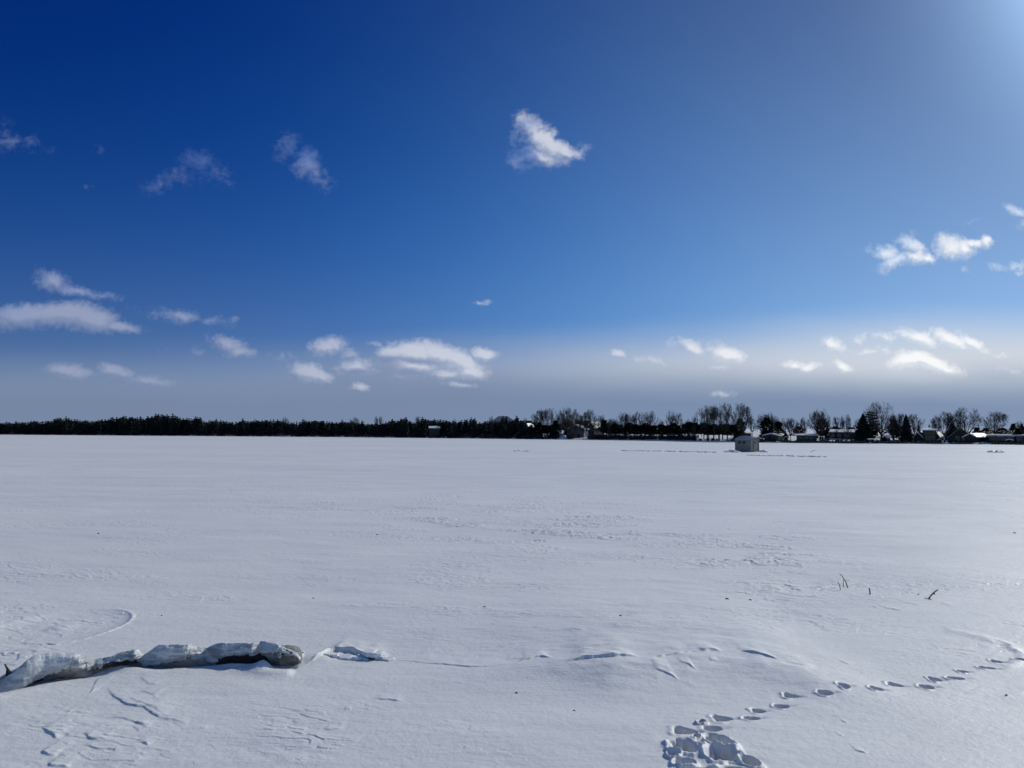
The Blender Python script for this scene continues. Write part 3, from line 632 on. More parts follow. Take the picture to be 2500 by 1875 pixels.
# right-hand trees, each one by itself: kind, px, top y, width px, metres behind the shore, label
V_, T_, RO, SM = 'vase', 'tall', 'round', 'small'
KIND = {'vase': (VASE, 'bare_tree'), 'tall': (TALL, 'bare_tree'), 'round': (ROUND, 'bare_tree'), 'small': (SMALL, 'bare_tree'), 'spruce': (SPRUCE, 'spruce_tree'), 'pine': (PINE, 'pine_tree'), 'cedar': (CEDAR, 'cedar_tree'), 'bush': (BUSH, 'evergreen_bush')}
TREES = [
 (T_,1306,1008,26,14,'slim bare tree at the left end of the bare grove, beside the dark evergreens'),
 (T_,1322,996,36,10,'tall bare tree above the small snowy roof, first tall one of the bare grove'),
 (V_,1345,995,44,12,'broad bare tree in the grove, just left of its two highest crowns'),
 (V_,1384,993,50,8,'highest bare tree of the grove left of the pale gabled cottage'),
 (V_,1402,996,46,16,'bare tree crowded against the highest tree of the grove'),
 (T_,1368,1002,30,22,'thin bare tree squeezed between the broad crowns of the grove'),
 (V_,1442,998,44,8,'bare tree rising right beside the pale gabled cottage'),
 (T_,1424,1010,26,20,'thin bare tree standing behind the pale gabled cottage'),
 (SM,1474,1011,40,12,'low bare tree right of the two bright snowy roofs'),
 (SM,1494,1020,34,20,'small bare tree left of the dense domed tree, over the lakeside brush'),
 (RO,1526,1003,62,6,'dense domed bare tree left of the middle of the cedar row'),
 (V_,1562,1003,36,12,'bare tree with curled top just right of the dense domed tree'),
 (V_,1590,1000,40,9,'bare tree with a crooked crown leaning right over the cedar row'),
 (SM,1612,1022,26,18,'short bare tree between the crooked crown and the dead-topped tree'),
 (T_,1636,998,30,8,'spiky bare tree with a dead straight top over the cedar row'),
 (V_,1657,1006,34,12,'bare tree with an arching crown right of the spiky one'),
 (SM,1680,1021,30,16,'low bare tree in the dip between two groups of bare trees'),
 (T_,1698,1004,16,10,'lone thin bare stem left of the group of tallest bare trees'),
 (V_,1726,988,56,6,'leftmost tree of the tallest group, its limbs reaching far left'),
 (T_,1742,986,34,14,'upright tree in the tallest bare group, second from its left'),
 (T_,1757,981,36,7,'tallest bare tree left of the ice shanty, with a forked trunk'),
 (T_,1776,981,36,10,'slender tall tree in the tallest bare group, third from its right'),
 (V_,1806,983,58,6,'wide fan-shaped bare tree straight above the left end of the ice shanty'),
 (SM,1836,1008,44,24,'low bare tree behind the fan-shaped one, right of the ice shanty roof'),
 (RO,1876,1003,54,8,'dark dome-shaped tree right of the ice shanty, with a very dense crown'),
 (SM,1898,1014,36,16,'bare tree leaning out of the right side of the dark dome'),
 (T_,1915,1016,16,7,'narrow tufted bare tree between the two dome-shaped trees, on the left'),
 (SM,1930,1017,28,5,'small bare tree with a bent stem between the two dome-shaped trees'),
 (SM,1946,1024,18,14,'spindly low bare tree right of the bent stem'),
 (SM,1964,1015,26,9,'bare tree touching the left side of the big round-topped tree'),
 (RO,2003,995,70,5,'big round-topped bare tree, the broadest dome on the right shore'),
 (T_,2043,1014,20,12,'thin bare tree over the left end of the long dark house'),
 (T_,2056,1016,16,22,'faint thin bare tree behind the long dark house, in the middle'),
 (V_,2067,1009,28,5,'open bare tree in front of the long dark house'),
 (SM,2094,1020,28,14,'low arched bare tree left of the big spruce'),
 (V_,2151,979,74,4,'largest open-crowned bare tree, between the two spruces'),
 (RO,2180,1006,44,10,'bushy bare tree at the foot of the largest open-crowned tree'),
 (T_,2199,1005,26,14,'straight bare tree just left of the right-hand spruce'),
 (V_,2232,1009,50,12,'bare tree with low spreading limbs right of the right-hand spruce'),
 (RO,2306,1003,62,7,'dense spreading bare tree with thick forked trunk right of the hip-roofed house'),
 (SM,2284,1016,34,16,'small bare tree behind the left side of the dense spreading tree'),
 (V_,2358,991,66,5,'tall bare tree in front of the steep-roofed house'),
 (V_,2428,1003,64,22,'fan-shaped bare tree over the white-trimmed cottage'),
 (SM,2340,1020,26,24,'small bare tree between the dense spreading tree and the tall one'),
 (SM,2488,1026,30,30,'pale bare treetop above the evergreens at the right edge'),
 ('spruce',2108,1007,42,6,'big dark spruce right of the long dark house'),
 ('pine',2130,1000,36,9,'ragged pine with upswept left branches beside the big spruce'),
 ('spruce',2213,1009,32,3,'narrow dark spruce by the water, left of the hip-roofed house'),
 ('bush',2131,1028,34,10,'dark evergreen mass under the ragged pine'),
 ('spruce',2243,1036,14,20,'little pointed evergreen left of the hip-roofed house'),
 ('spruce',2269,1033,9,30,'tiny pointed evergreen rising behind the hip roof'),
 ('spruce',2326,1026,30,14,'dark evergreen under the dense spreading bare tree'),
 ('cedar',2385,1042,26,20,'low evergreen behind the steep-roofed house, on its right'),
 ('bush',2408,1044,36,34,'dark hedge-like evergreen left of the fan-shaped bare tree'),
 ('bush',2446,1044,40,36,'dark hedge-like evergreen right of the fan-shaped bare tree'),
 ('bush',2474,1033,26,12,'dark rounded evergreen above the right end of the white-trimmed cottage'),
 ('spruce',2496,1032,24,10,'pointed evergreen cut by the right edge of the photo'),
 ('bush',2486,1044,30,6,'evergreen filling the gap beside the white-trimmed cottage'),
 ('bush',1872,1018,46,6,'evergreen in the heart of the dark dome-shaped tree'),
 ('cedar',1900,1028,34,9,'low evergreen on the right flank of the dark dome-shaped tree'),
 ('bush',1808,1020,34,9,'evergreen at the foot of the fan-shaped bare tree'),
 ('bush',1918,1056,16,3,'small round bush on the lawn between the two dome-shaped trees'),
 ('bush',2008,1020,46,7,'evergreen inside the big round-topped bare tree'),
 ('bush',2182,1022,38,12,'dark evergreen behind the bushy bare tree'),
 ('bush',2160,1066,14,2,'leafless thick bush at the foot of the largest open-crowned tree'),
 ('bush',1950,1040,40,40,'dark evergreen far behind the lawn between the domes'),
 ('bush',2040,1040,36,34,'dark evergreen behind the roof of the long dark house, on the left'),
 ('bush',2078,1042,36,36,'dark evergreen behind the roof of the long dark house, on the right'),
 ('bush',2194,1040,30,24,'dark evergreen behind the narrow spruce'),
]
for i, (k, px, ty, wp, s, lab) in enumerate(TREES):
    var, nm_ = KIND[k]
    plant(nm_, {'evergreen_bush': 'bush'}.get(nm_, nm_.replace('_', ' ')), var[i % len(var)], px, ty, wp, s, lab)
for i, px in enumerate(range(2512, 2740, 22)):
    k = ('bush', 'spruce', 'small')[i % 3]; plant(KIND[k][1], KIND[k][1].split('_')[-1], KIND[k][0][i % len(KIND[k][0])], px, rng.uniform(1020, 1040), rng.uniform(22, 40), rng.uniform(3, 14), 'tree on the shore right of the white-trimmed cottage, past the photo edge', 'trees past the right edge')
# cedar row: dark crowns over clear stems
for i, px in enumerate(range(1478, 1796, 12)):
    plant('cedar_tree', 'cedar tree', CEDAR[i % 3], px + rng.uniform(-4, 4), rng.uniform(1029, 1038), rng.uniform(30, 40), rng.uniform(3, 9), 'dark cedar with clear stem in the row under the bare treetops', 'cedars in the row under the bare trees')
for i in range(26):
    px = 1290 + i * 7.4; deep = any(a_ < px < b_ for a_, b_ in ((1284, 1310), (1360, 1384), (1388, 1470)))
    plant('cedar_tree', 'cedar tree', (CEDAR + BUSH)[i % 5], px + rng.uniform(-3, 3), rng.uniform(1024, 1040), rng.uniform(24, 36), rng.uniform(40, 60) if deep else rng.uniform(2, 16), 'dark evergreen under the bare grove around the pale gabled cottage', 'evergreens under the bare grove')
# thin trunks by the water in front of the cedars
for i, px in enumerate([1385,1394,1400,1407,1416,1424,1431,1448,1458,1470,1486,1694,1713,1728,1745,1763,1776,1785]):
    plant('bare_tree', 'bare tree', TALL[i % 3], px, rng.uniform(1018, 1032), rng.uniform(12, 18), rng.uniform(1.5, 4), 'thin bare sapling at the water edge before the dark cedars', 'thin saplings at the water edge')
# left wood
SKY = [(-240,1032),(-40,1027),(0,1030),(60,1026),(110,1026),(135,1021),(160,1018),(200,1024),(240,1024),(270,1019),(300,1014),(330,1017),(365,1016),(378,1010),(395,1011),(420,1011),(440,1018),(455,1021),(478,1017),(490,1018),(500,1028),(528,1022),(560,1027),(600,1024),(640,1024),(676,1022),(700,1028),(740,1025),(780,1024),(820,1028),(850,1027),(900,1032),(930,1030),(960,1023),(990,1019),(1010,1030),(1035,1020),(1080,1023),(1120,1026),(1150,1019),(1170,1028),(1195,1026),(1205,1025),(1228,1022),(1254,1022),(1262,1017),(1275,1024),(1292,1030)]
skx, sky_ = zip(*SKY)
def skyline(px): return float(np.interp(px, skx, sky_))
TALLONES = [(160,1016,'tallest dark evergreen near the left end of the far wood, with a rounded top'),(274,1018,'pointed evergreen standing out of the left wood, before the high clump'),(301,1014,'sharp pointed evergreen left of the high clump of the far wood'),(342,1016,'evergreen just left of the high clump of the far wood'),(359,1015,'single narrow evergreen touching the high clump on its left'),(379,1009,'first tall evergreen of the high clump in the left wood'),(386,1010,'tall evergreen in the middle of the high clump'),(396,1011,'broad evergreen of the high clump, right of its tallest'),(420,1009,'tall evergreen at the right end of the high clump'),(456,1019,'small pointed evergreen in the notch right of the high clump'),(476,1016,'pointed evergreen right of the notch in the left wood'),(487,1018,'evergreen at the step where the left wood drops'),(527,1021,'evergreen alone above the low stretch after the step'),(592,1021,'thin topped evergreen in the low stretch of the wood'),(677,1023,'bushy evergreen under the pale bare treetop in the wood'),(835,1024,'evergreen left of the rounded bare treetop'),(884,1026,'evergreen right of the rounded bare treetop'),(958,1022,'evergreen left of the shaggy pair in the middle of the wood'),(991,1018,'shaggy tall evergreen in the middle of the far wood'),(1031,1017,'pointed evergreen right of the shaggy one'),(1150,1018,'ragged evergreen left of the hilltop roof'),(1159,1021,'evergreen just right of the ragged one'),(1228,1014,'evergreen in front of the middle of the hilltop roof'),(1236,1016,'low evergreen before the hilltop roof, beside the middle one'),(1261,1014,'pointed evergreen at the right end of the hilltop roof')]
for i, (px, ty, lab) in enumerate(TALLONES):
    plant('evergreen_tree', 'evergreen tree', FAR[i % 5], px, ty, rng.uniform(18, 24), rng.uniform(3, 12), lab, None, False)
G1 = 'evergreens of the far wood'
px = -210.0; i = 0
while px < 1292:
    plant('evergreen_tree', 'evergreen tree', FAR[rng.randrange(5)], px, skyline(px) + rng.uniform(0, 4.5), rng.uniform(17, 28), rng.uniform(2, 22), 'dark evergreen in the unbroken wood along the far left shore', G1, False)
    px += rng.uniform(5.5, 8.5) if not 1278 < px < 1304 else 15; i += 1
# bare tops showing above it
for k, (px, ty, wp, lab) in enumerate([(140,1018,24,'rounded bare treetop near the left end of the far wood'),(622,1021,18,'faint bare treetop above the low stretch of the far wood'),(696,1016,24,'pale bare treetop forked above the far wood'),(865,1017,28,'rounded bare treetop in the far wood, right of its middle'),(918,1014,14,'bare tree with two upright forks above the far wood'),(930,1015,12,'thin bare fork beside the two upright forks'),(1020,1014,16,'bare treetop between the shaggy evergreens'),(1110,1020,20,'low bare treetop left of the hilltop roof'),(1280,1018,22,'bare treetop right of the hilltop roof'),(1200,1013,16,'bare twiggy treetop over the left end of the hilltop roof'),(740,1020,16,'wispy bare treetop right of the pale fork'),(512,1024,16,'wispy bare treetop at the step in the wood')]):
    plant('bare_tree', 'bare tree', (SMALL + VASE)[k % 6], px, ty, wp, 16, lab)
# the dark depth of the wood: uncountable, one mass
rs = np.random.RandomState(5); mv, mf = [], []
base_ = [(np.array([v_.co[:] for v_ in m_[1].vertices]), [tuple(p.vertices) for p in m_[1].polygons]) for m_ in FAR]
off = 0
for q in range(430):
    px = rs.uniform(-260, 1300); s = rs.uniform(6, 55); p, Y_ = spot(px, s); vv, ff = base_[rs.randint(5)]
    ht = max(2, (zat(px, skyline(px) + rs.uniform(2, 9), Y_) - p.z)); w = rs.uniform(20, 34) * mpp(Y_)
    a = rs.uniform(0, 6.28); ca, sa = math.cos(a), math.sin(a)
    P = np.column_stack([(vv[:, 0] * ca - vv[:, 1] * sa) * w + p.x, (vv[:, 0] * sa + vv[:, 1] * ca) * w + p.y, vv[:, 2] * ht + p.z])
    mv.append(P); mf += [tuple(k + off for k in f) for f in ff]; off += len(vv)
o = link('far_wood', mesh('far_wood', np.vstack(mv), mf, 'needle')); tag(o, 'dark inner mass of the far wood along the left shore', 'woodland', None, 'stuff')
# brush and undergrowth along the water
def brush(name, px0, px1, n, hmin, hmax, smax, label, seed):
    g = random.Random(seed); b = MB()
    for q in range(n):
        px = g.uniform(px0, px1)
        if 1364 < px < 1384 or 1402 < px < 1436: continue
        p, Y_ = spot(px, g.uniform(.2, smax)); hh = g.uniform(hmin, hmax)
        for e in range(5):
            a = g.uniform(0, 6.3); l = Vector((math.cos(a) * .5, math.sin(a) * .5, 1)).normalized() * hh * g.uniform(.6, 1)
            b.tube(p + Vector((g.uniform(-.5, .5), g.uniform(-.4, .4), -.1)), p + l, .03, .012, 3)
            for w in range(2):
                i = len(b.v); c_ = p + l * g.uniform(.4, 1); dd = Vector((g.gauss(0, .3), g.gauss(0, .3), g.gauss(0, .25))); d2 = Vector((g.gauss(0, .2), g.gauss(0, .2), g.gauss(0, .2)))
                b.v += [c_ - dd, c_ + d2, c_ + dd]; b.f.append((i, i + 1, i + 2))
    o = b.build(name, 'brush'); tag(o, label, 'brush', None, 'stuff')
brush('shoreline_brush', -120, 1300, 900, .8, 2.4, 5, 'low dark brush at the foot of the far wood', 3)
brush('lakeside_brush', 1280, 1700, 820, .8, 2.6, 7, 'leafless brush along the water under the bare trees', 4)
brush('bank_brush', 1690, 2520, 170, .3, 1.1, 3, 'patchy low brush along the cottage shore', 5)

# ------------------------------------------------------------------ cottages
def cottage(name, label, px0, px1, ytop, s, depth, wall_f, yaw=0, axis='x', wall='dark_siding', roof='snowcap', over=.45, wins=(), door=None, cat='house', ybase=None, hip=False, thick=.30):
    pxc = (px0 + px1) / 2; p, Y_ = spot(pxc, s); w = (px1 - px0) * mpp(Y_)
    if ybase is not None: p.z = zat(pxc, ybase, Y_)
    ht = zat(pxc, ytop, Y_) - p.z; wh = ht * wall_f
    face = -math.atan2(p.x, p.y)
    r = root(name, p + Vector((p.x, p.y, 0)).normalized() * depth / 2, face + R(yaw))
    b = MB(); hw, hd = w / 2, depth / 2
    if hip: b.box(-hw, hw, -hd, hd, -1.5, wh)
    elif axis == 'x': b.prism([(-hd, -1.5), (-hd, wh), (0, ht - thick), (hd, wh), (hd, -1.5)][::-1], 'x', -hw, hw)
    else: b.prism([(-hw, -1.5), (-hw, wh), (0, ht - thick), (hw, wh), (hw, -1.5)], 'y', -hd, hd)
    b.build('wall', wall, r)
    b = MB()
    if hip:
        e = over; a, c_ = hw + e, hd + e; k = max(hw - hd, .3)
        i = 0; b.v = [Vector(q) for q in ((-a, -c_, wh), (a, -c_, wh), (a, c_, wh), (-a, c_, wh), (-a, -c_, wh + .25), (a, -c_, wh + .25), (a, c_, wh + .25), (-a, c_, wh + .25), (-k, 0, ht), (k, 0, ht))]
        b.f = [(3, 2, 1, 0), (0, 1, 5, 4), (1, 2, 6, 5), (2, 3, 7, 6), (3, 0, 4, 7), (4, 5, 9, 8), (5, 6, 9), (6, 7, 8, 9), (7, 4, 8)]
    else:
        half = hd if axis == 'x' else hw; ln = hw if axis == 'x' else hd
        sl = (ht - thick - wh) / half; e = over; t = thick
        z_e = wh - sl * e
        poly = [(-half - e, z_e), (-half - e, z_e + t * .8), (-half * .5, (wh + ht - thick) / 2 + t * 1.1), (0, ht), (half * .5, (wh + ht - thick) / 2 + t * 1.1), (half + e, z_e + t * .8), (half + e, z_e), (0, ht - thick + .004)]
        b.prism(poly if axis == 'y' else poly[::-1], axis, -ln - e, ln + e)
    b.build('roof', roof, r)
    for (cx, cz, ww, hh) in wins:
        f = MB(); X0, Z0 = cx * hw, cz * wh
        f.box(X0 - ww / 2 - .08, X0 + ww / 2 + .08, -hd - .05, -hd + .02, Z0 - hh / 2 - .08, Z0 + hh / 2 + .08); fo = f.build('window', 'frame', r)
        f = MB(); f.box(X0 - ww / 2, X0 + ww / 2, -hd - .07, -hd - .045, Z0 - hh / 2, Z0 + hh / 2); f.build('pane', 'glass', fo)
    if door:
        f = MB(); X0 = door * hw; f.box(X0 - .5, X0 + .5, -hd - .06, -hd + .02, .05, 2.1); f.build('door', 'darkwood', r)
    tag(r, label, cat)
    return r, w, wh, ht
cottage('house', 'big house with a wide blue-grey roof on the hill above the dark evergreens', 1196, 1260, 1015.5, 58, 9, .42, 4, 'x', 'blue_siding', 'shingle', ybase=1048, hip=True, over=.6)
cottage('cottage', 'cottage with one bright snowy roof slope right of the hilltop house', 1283, 1301, 1033, 24, 6, .60, -26, 'y', 'dark_siding', ybase=1066)
cottage('cottage', 'pale blue-grey gabled cottage behind the thin trunks by the water', 1392, 1432, 1036, 11, 9, .66, -14, 'y', 'blue_siding', ybase=1069, wins=[(-.3, .62, .9, 1.1), (.35, .6, .9, 1.1), (-.3, .25, .9, 1.1)], door=.35)
cottage('cottage', 'snowy-roofed cottage just right of the pale gabled one, half behind trees', 1444, 1464, 1029, 26, 7, .5, -36, 'y', 'dark_siding', ybase=1056)
cottage('cottage', 'low cottage with white trim among the brush, left of the dense domed tree', 1486, 1514, 1057, 7, 6, .6, 0, 'x', 'grey_siding', ybase=1069, wins=[(-.5, .5, 1, .9), (.1, .5, 1, .9), (.6, .5, 1, .9)])
cottage('cottage', 'long low dark cottage on the lawn directly behind the ice shanty', 1793, 1832, 1054.5, 9, 6, .72, 2, 'x', 'dark_siding', ybase=1068, wins=[(-.4, .5, .9, .8), (.3, .5, .9, .8)])
cottage('boathouse', 'grey boathouse with a low snowy gable right of the ice shanty', 1873, 1906, 1057, 4, 7, .6, -14, 'y', 'green_siding', ybase=1073, over=.6)
cottage('cottage', 'small reddish cottage under the dark dome-shaped tree', 1862, 1880, 1049, 20, 5, .62, 0, 'x', 'brown_siding', ybase=1058, wins=[(-.4, .5, .7, .6), (.4, .5, .7, .6)])
cottage('cottage', 'dark green flat cottage left of the big round-topped tree', 1946, 1992, 1059, 3.5, 6, .78, 0, 'x', 'green_siding', ybase=1077, wins=[(-.6, .55, 1, .7), (0, .55, 1, .7), (.5, .55, 1, .7)])
cottage('house', 'long dark brown house on a snowy terrace left of the big spruce', 2026, 2090, 1048, 14, 7, .66, 3, 'x', 'brown_siding', ybase=1069, wins=[(-.75, .45, .9, 1.0), (-.35, .45, 1.3, 1.0), (.2, .45, 1.3, 1.0), (.65, .45, .9, 1.0)], door=-.55)
cottage('shed', 'small grey shed with a snowy roof at the water below the ragged pine', 2118, 2130, 1070.5, 2.0, 2.2, .72, 10, 'x', 'grey_siding', ybase=1081.5, over=.2, cat='shed', thick=.2)
cottage('shed', 'low shed under a thick snowy roof right of the largest bare tree', 2153, 2172, 1062, 4.5, 3, .62, 0, 'x', 'green_siding', ybase=1080, over=.3, cat='shed', wins=[(-.3, .5, .5, .6)])
cottage('house', 'two-storey dark house with a snowy hip roof', 2254, 2284, 1044, 7, 7, .82, 0, 'x', 'dark_siding', ybase=1083, hip=True, over=.7, wins=[(-.55, .82, .9, .9), (.0, .82, .9, .9), (.55, .82, .9, .9), (-.3, .42, 1.1, 1.4), (.4, .42, 1.1, 1.4)])
cottage('garage', 'low snowy-roofed wing left of the hip-roofed house', 2236, 2253, 1054, 8, 5, .55, -10, 'y', 'dark_siding', ybase=1080, cat='garage')
cottage('garage', 'low snowy-roofed wing right of the hip-roofed house', 2285, 2298, 1054, 8, 5, .6, -14, 'y', 'brown_siding', ybase=1082, cat='garage')
cottage('house', 'dark steep-roofed house behind the tall bare tree', 2322, 2376, 1044, 7, 8, .34, -6, 'y', 'dark_siding', 'shingle', ybase=1081, over=.3, wins=[(-.25, .8, 1.0, 1.3), (.25, .8, 1.0, 1.3), (-.4, .3, .9, .7)], door=.2)
cottage('cottage', 'small cottage with a bright snowy right roof slope beside the steep-roofed house', 2370, 2398, 1057, 4, 7, .58, -26, 'y', 'dark_siding', ybase=1080)
cottage('cottage', 'long blue cottage with white trimmed flat roof at the right edge', 2420, 2491, 1060.5, 4, 7, .80, 0, 'x', 'blue_siding', 'white_paint', ybase=1082, thick=.5, wins=[(-.75, .5, .9, 1.1), (-.45, .5, .9, 1.1), (-.1, .5, .9, 1.1), (.2, .5, .9, 1.1), (.75, .5, 1.1, 1.0)], door=.45)
cottage('porch', 'porch with a snowy gable in front of the white-trimmed cottage', 2441, 2472, 1062, 2.4, 1.4, .84, 0, 'y', 'blue_siding', ybase=1081, over=.25, cat='porch', thick=.25, wins=[(-.5, .55, .8, 1.1), (.5, .55, .8, 1.1)])
cottage('garden_shelter', 'small snow-topped shelter low in front of the white-trimmed cottage', 2456, 2471, 1071, .9, 1.2, .62, 0, 'y', 'dark_siding', ybase=1082, over=.15, cat='shelter', thick=.2)
cottage('garden_shelter', 'small snow-topped shelter before the dense spreading tree', 2288, 2298, 1071, 2, 1.5, .6, 0, 'y', 'dark_siding', ybase=1083, over=.15, cat='shelter', thick=.2)
cottage('cottage', 'cottage with a thin snowy roof line deep in the far wood', 1048, 1073, 1040, 1.2, 4, .75, 0, 'x', 'dark_siding', ybase=1060, thick=.35, over=.3)
# utility poles
for (px, ty, s, lab) in [(2389, 1033, 26, 'utility pole right of the steep-roofed house'), (2407, 1055, 8, 'thin post standing on the lawn left of the white-trimmed cottage')]:
    p, Y_ = spot(px, s); ht = zat(px, ty, Y_) - p.z; r = root('utility_pole' if s > 20 else 'lamp_post', p)
    b = MB(); b.tube((0, 0, -.3), (0, 0, ht), .14, .09, 8, True); b.build('pole', 'darkwood', r)
    b = MB(); 
    if s > 20: b.box(-1.1, 1.1, -.06, .06, ht - .7, ht - .55)
    else: b.box(-.16, .16, -.16, .16, ht, ht + .3)
    b.build('crossarm' if s > 20 else 'lamp', 'darkwood', r); tag(r, lab, 'pole')
# stone walls along the water
def seawall(px0, px1, hgt, label, seed):
    g = random.Random(seed); b = MB(); n = max(4, int((px1 - px0) / 3.5))
    for q in range(n):
        px = px0 + (px1 - px0) * (q + .5) / n; p, Y_ = spot(px, -.5); w = (px1 - px0) / n * mpp(Y_) * .62; hh = hgt * g.uniform(.65, 1.1)
        i = len(b.v)
        for (a, c_) in ((0, 1.0), (.55, 1.05), (1, .6)):
            for e in range(7):
                t = 6.283 * e / 7; b.v.append(Vector((p.x + math.cos(t) * w * c_ * g.uniform(.9, 1.1), p.y + math.sin(t) * .5 * c_, -.25 + (hh + .25) * a)))
        for l in range(2):
            for e in range(7): b.f.append((i + l * 7 + e, i + l * 7 + (e + 1) % 7, i + (l + 1) * 7 + (e + 1) % 7, i + (l + 1) * 7 + e))
        b.f.append(tuple(i + 14 + e for e in range(7)))
    o = b.build('stone_wall', 'stone', None, False); tag(o, label, 'stone wall')
seawall(1835, 1868, .7, 'dark stone shore wall right beside the ice shanty', 1)
seawall(1908, 1990, .75, 'dark stone shore wall under the dark green cottage', 2)
seawall(1992, 2112, .8, 'dark stone shore wall under the long brown house terrace', 3)
seawall(2128, 2216, .7, 'dark stone shore wall between the two spruces', 4)
seawall(2222, 2300, .6, 'dark stone shore wall below the hip-roofed house', 5)
seawall(2318, 2372, .5, 'dark stone shore wall below the steep-roofed house', 6)
seawall(2420, 2520, .7, 'dark stone shore wall below the white-trimmed cottage', 7)

# ------------------------------------------------------------------ ice fishing shanty
hx, hy = gnd(1829, 1103.5); D_ = hy; mp_ = mpp(D_)
hut = root('ice_shanty', (hx, hy + 1.0, 0), -math.atan2(hx, hy) - R(28))
tag(hut, 'grey ice fishing shanty with a rounded blue roof out on the frozen lake', 'ice shanty')
w, dp, wh, rh = 2.52, 2.45, 1.86, .30
b = MB(); hw, hd = w / 2, dp / 2
b.prism([(-hd, 0.02), (-hd, wh), (0, wh + rh), (hd, wh), (hd, 0.02)][::-1], 'x', -hw, hw); b.build('wall', 'hut', hut)
for xx in (-hw, hw):
    for yy in (-hd, hd): b = MB(); b.box(xx - .05, xx + .05, yy - .05, yy + .05, 0, wh); b.build('corner_post', 'hut_trim', hut)
b = MB(); b.box(-hw + .055, hw - .055, -hd - .045, -hd + .01, wh - .09, wh - .002); b.build('eave_board', 'hut_trim', hut)
b = MB(); nx, ny = 22, 14; g = random.Random(3)
def roofz(a, c_):
    f = 1 - abs(c_); e = .05 + .20 * (1 - abs(c_) ** 2.2) * (1 - .75 * abs(a + .12) ** 2.5)
    return wh + rh * f + max(.03, e)
for i in range(nx + 1):
    for j in range(ny + 1):
        a, c_ = -1 + 2 * i / nx, -1 + 2 * j / ny
        b.v.append(Vector((a * (hw + .10), c_ * (hd + .14), roofz(a, c_) - (.02 if abs(a) == 1 or abs(c_) == 1 else 0))))
nv = len(b.v)
for i in range(nx + 1):
    for j in range(ny + 1):
        a, c_ = -1 + 2 * i / nx, -1 + 2 * j / ny
        b.v.append(Vector((a * (hw + .10), c_ * (hd + .14), wh + rh * (1 - abs(c_)) + .012 - .02 * (abs(c_) == 1))))
for i in range(nx):
    for j in range(ny):
        q = [i * (ny + 1) + j, (i + 1) * (ny + 1) + j, (i + 1) * (ny + 1) + j + 1, i * (ny + 1) + j + 1]
        b.f.append(tuple(q)); b.f.append(tuple(k + nv for k in q[::-1]))
for i in range(nx):
    for j in (0, ny): q = [i * (ny + 1) + j, (i + 1) * (ny + 1) + j]; b.f.append((q[0], q[1], q[1] + nv, q[0] + nv))
for j in range(ny):
    for i in (0, nx): q = [i * (ny + 1) + j, i * (ny + 1) + j + 1]; b.f.append((q[0], q[1], q[1] + nv, q[0] + nv))
b.build('roof', 'blue_roof', hut, True)
for xc in (-.56, .16):
    f = MB(); f.box(xc - .24, xc + .24, -hd - .035, -hd + .01, 1.24, 1.64); fo = f.build('window', 'darkwood', hut)
    f = MB(); f.box(xc - .20, xc + .20, -hd - .05, -hd - .03, 1.28, 1.60); f.build('pane', 'glass', fo)
f = MB(); f.box(hw - .01, hw + .04, -.42, .42, .10, 1.80); do = f.build('door', 'hut', hut)
f = MB(); f.box(hw + .03, hw + .055, -.27, .25, 1.22, 1.64); f.build('pane', 'glass', do)
f = MB(); f.box(hw + .04, hw + .10, -.36, -.30, .85, 1.0); f.build('handle', 'frame', do)
f = MB(); f.box(hw + .02, hw + .5, -.45, .45, .02, .13); f.build('step', 'white_paint', hut)
for yy in (-hd + .25, hd - .25):
    f = MB(); f.box(-hw - .15, hw + .15, yy - .06, yy + .06, -.05, .12); f.build('runner', 'darkwood', hut)
# banked snow around it, and the churned lumps of a snow track
def clod_row(name, label, pts, lump, dens, seed):
    g = random.Random(seed); b = MB()
    for (a, c_) in zip(pts[:-1], pts[1:]):
        n = int(abs(c_[0] - a[0]) * dens)
        for q in range(n):
            t = g.random() ** 1.5 if g.random() < .6 else (.62 + g.gauss(0, .10)); X0, Y0 = gnd(a[0] + (c_[0] - a[0]) * t, a[1] + (c_[1] - a[1]) * t + g.uniform(-.5, .5))
            rx, ry, rz_ = lump * g.uniform(.6, 2.2), lump * g.uniform(.6, 1.6), lump * g.uniform(.35, .9); i = len(b.v)
            for l in range(3):
                for e in range(8):
                    th = 6.283 * e / 8; k = (1, .8, .35)[l]; b.v.append(Vector((X0 + math.cos(th) * rx * k * g.uniform(.8, 1.15), Y0 + math.sin(th) * ry * k, (-.05, .55, 1.0)[l] * rz_)))
            for l in range(2):
                for e in range(8): b.f.append((i + l * 8 + e, i + l * 8 + (e + 1) % 8, i + l * 8 + 8 + (e + 1) % 8, i + l * 8 + 8 + e))
            b.f.append(tuple(i + 16 + e for e in range(8)))
    o = b.build(name, 'snowcap', None, False); tag(o, label, 'snow lumps', None, 'stuff')
clod_row('snow_clods', 'line of churned snow lumps left of the ice shanty', [(1520, 1101), (1600, 1101.5), (1660, 1103), (1750, 1105)], .17, .55, 1)
clod_row('snow_clods', 'line of churned snow lumps in front of and right of the ice shanty', [(1828, 1112), (1900, 1113.5), (1935, 1114), (2020, 1116)], .15, .5, 2)
clod_row('snow_clods', 'few dark snow lumps far out left of the ice shanty', [(1258, 1101.5), (1300, 1102)], .2, .3, 3)
clod_row('snow_clods', 'snow banked around the foot of the ice shanty', [(1775, 1103.5), (1800, 1104)], .34, .9, 4)
clod_row('snow_clods', 'shaded snow heap right of the ice shanty door', [(1857, 1103.5), (1872, 1103.7)], .36, 1.4, 5)
clod_row('snow_clods', 'thin line of snow lumps near the right edge of the lake', [(2420, 1104.2), (2450, 1104.6)], .36, .9, 6)

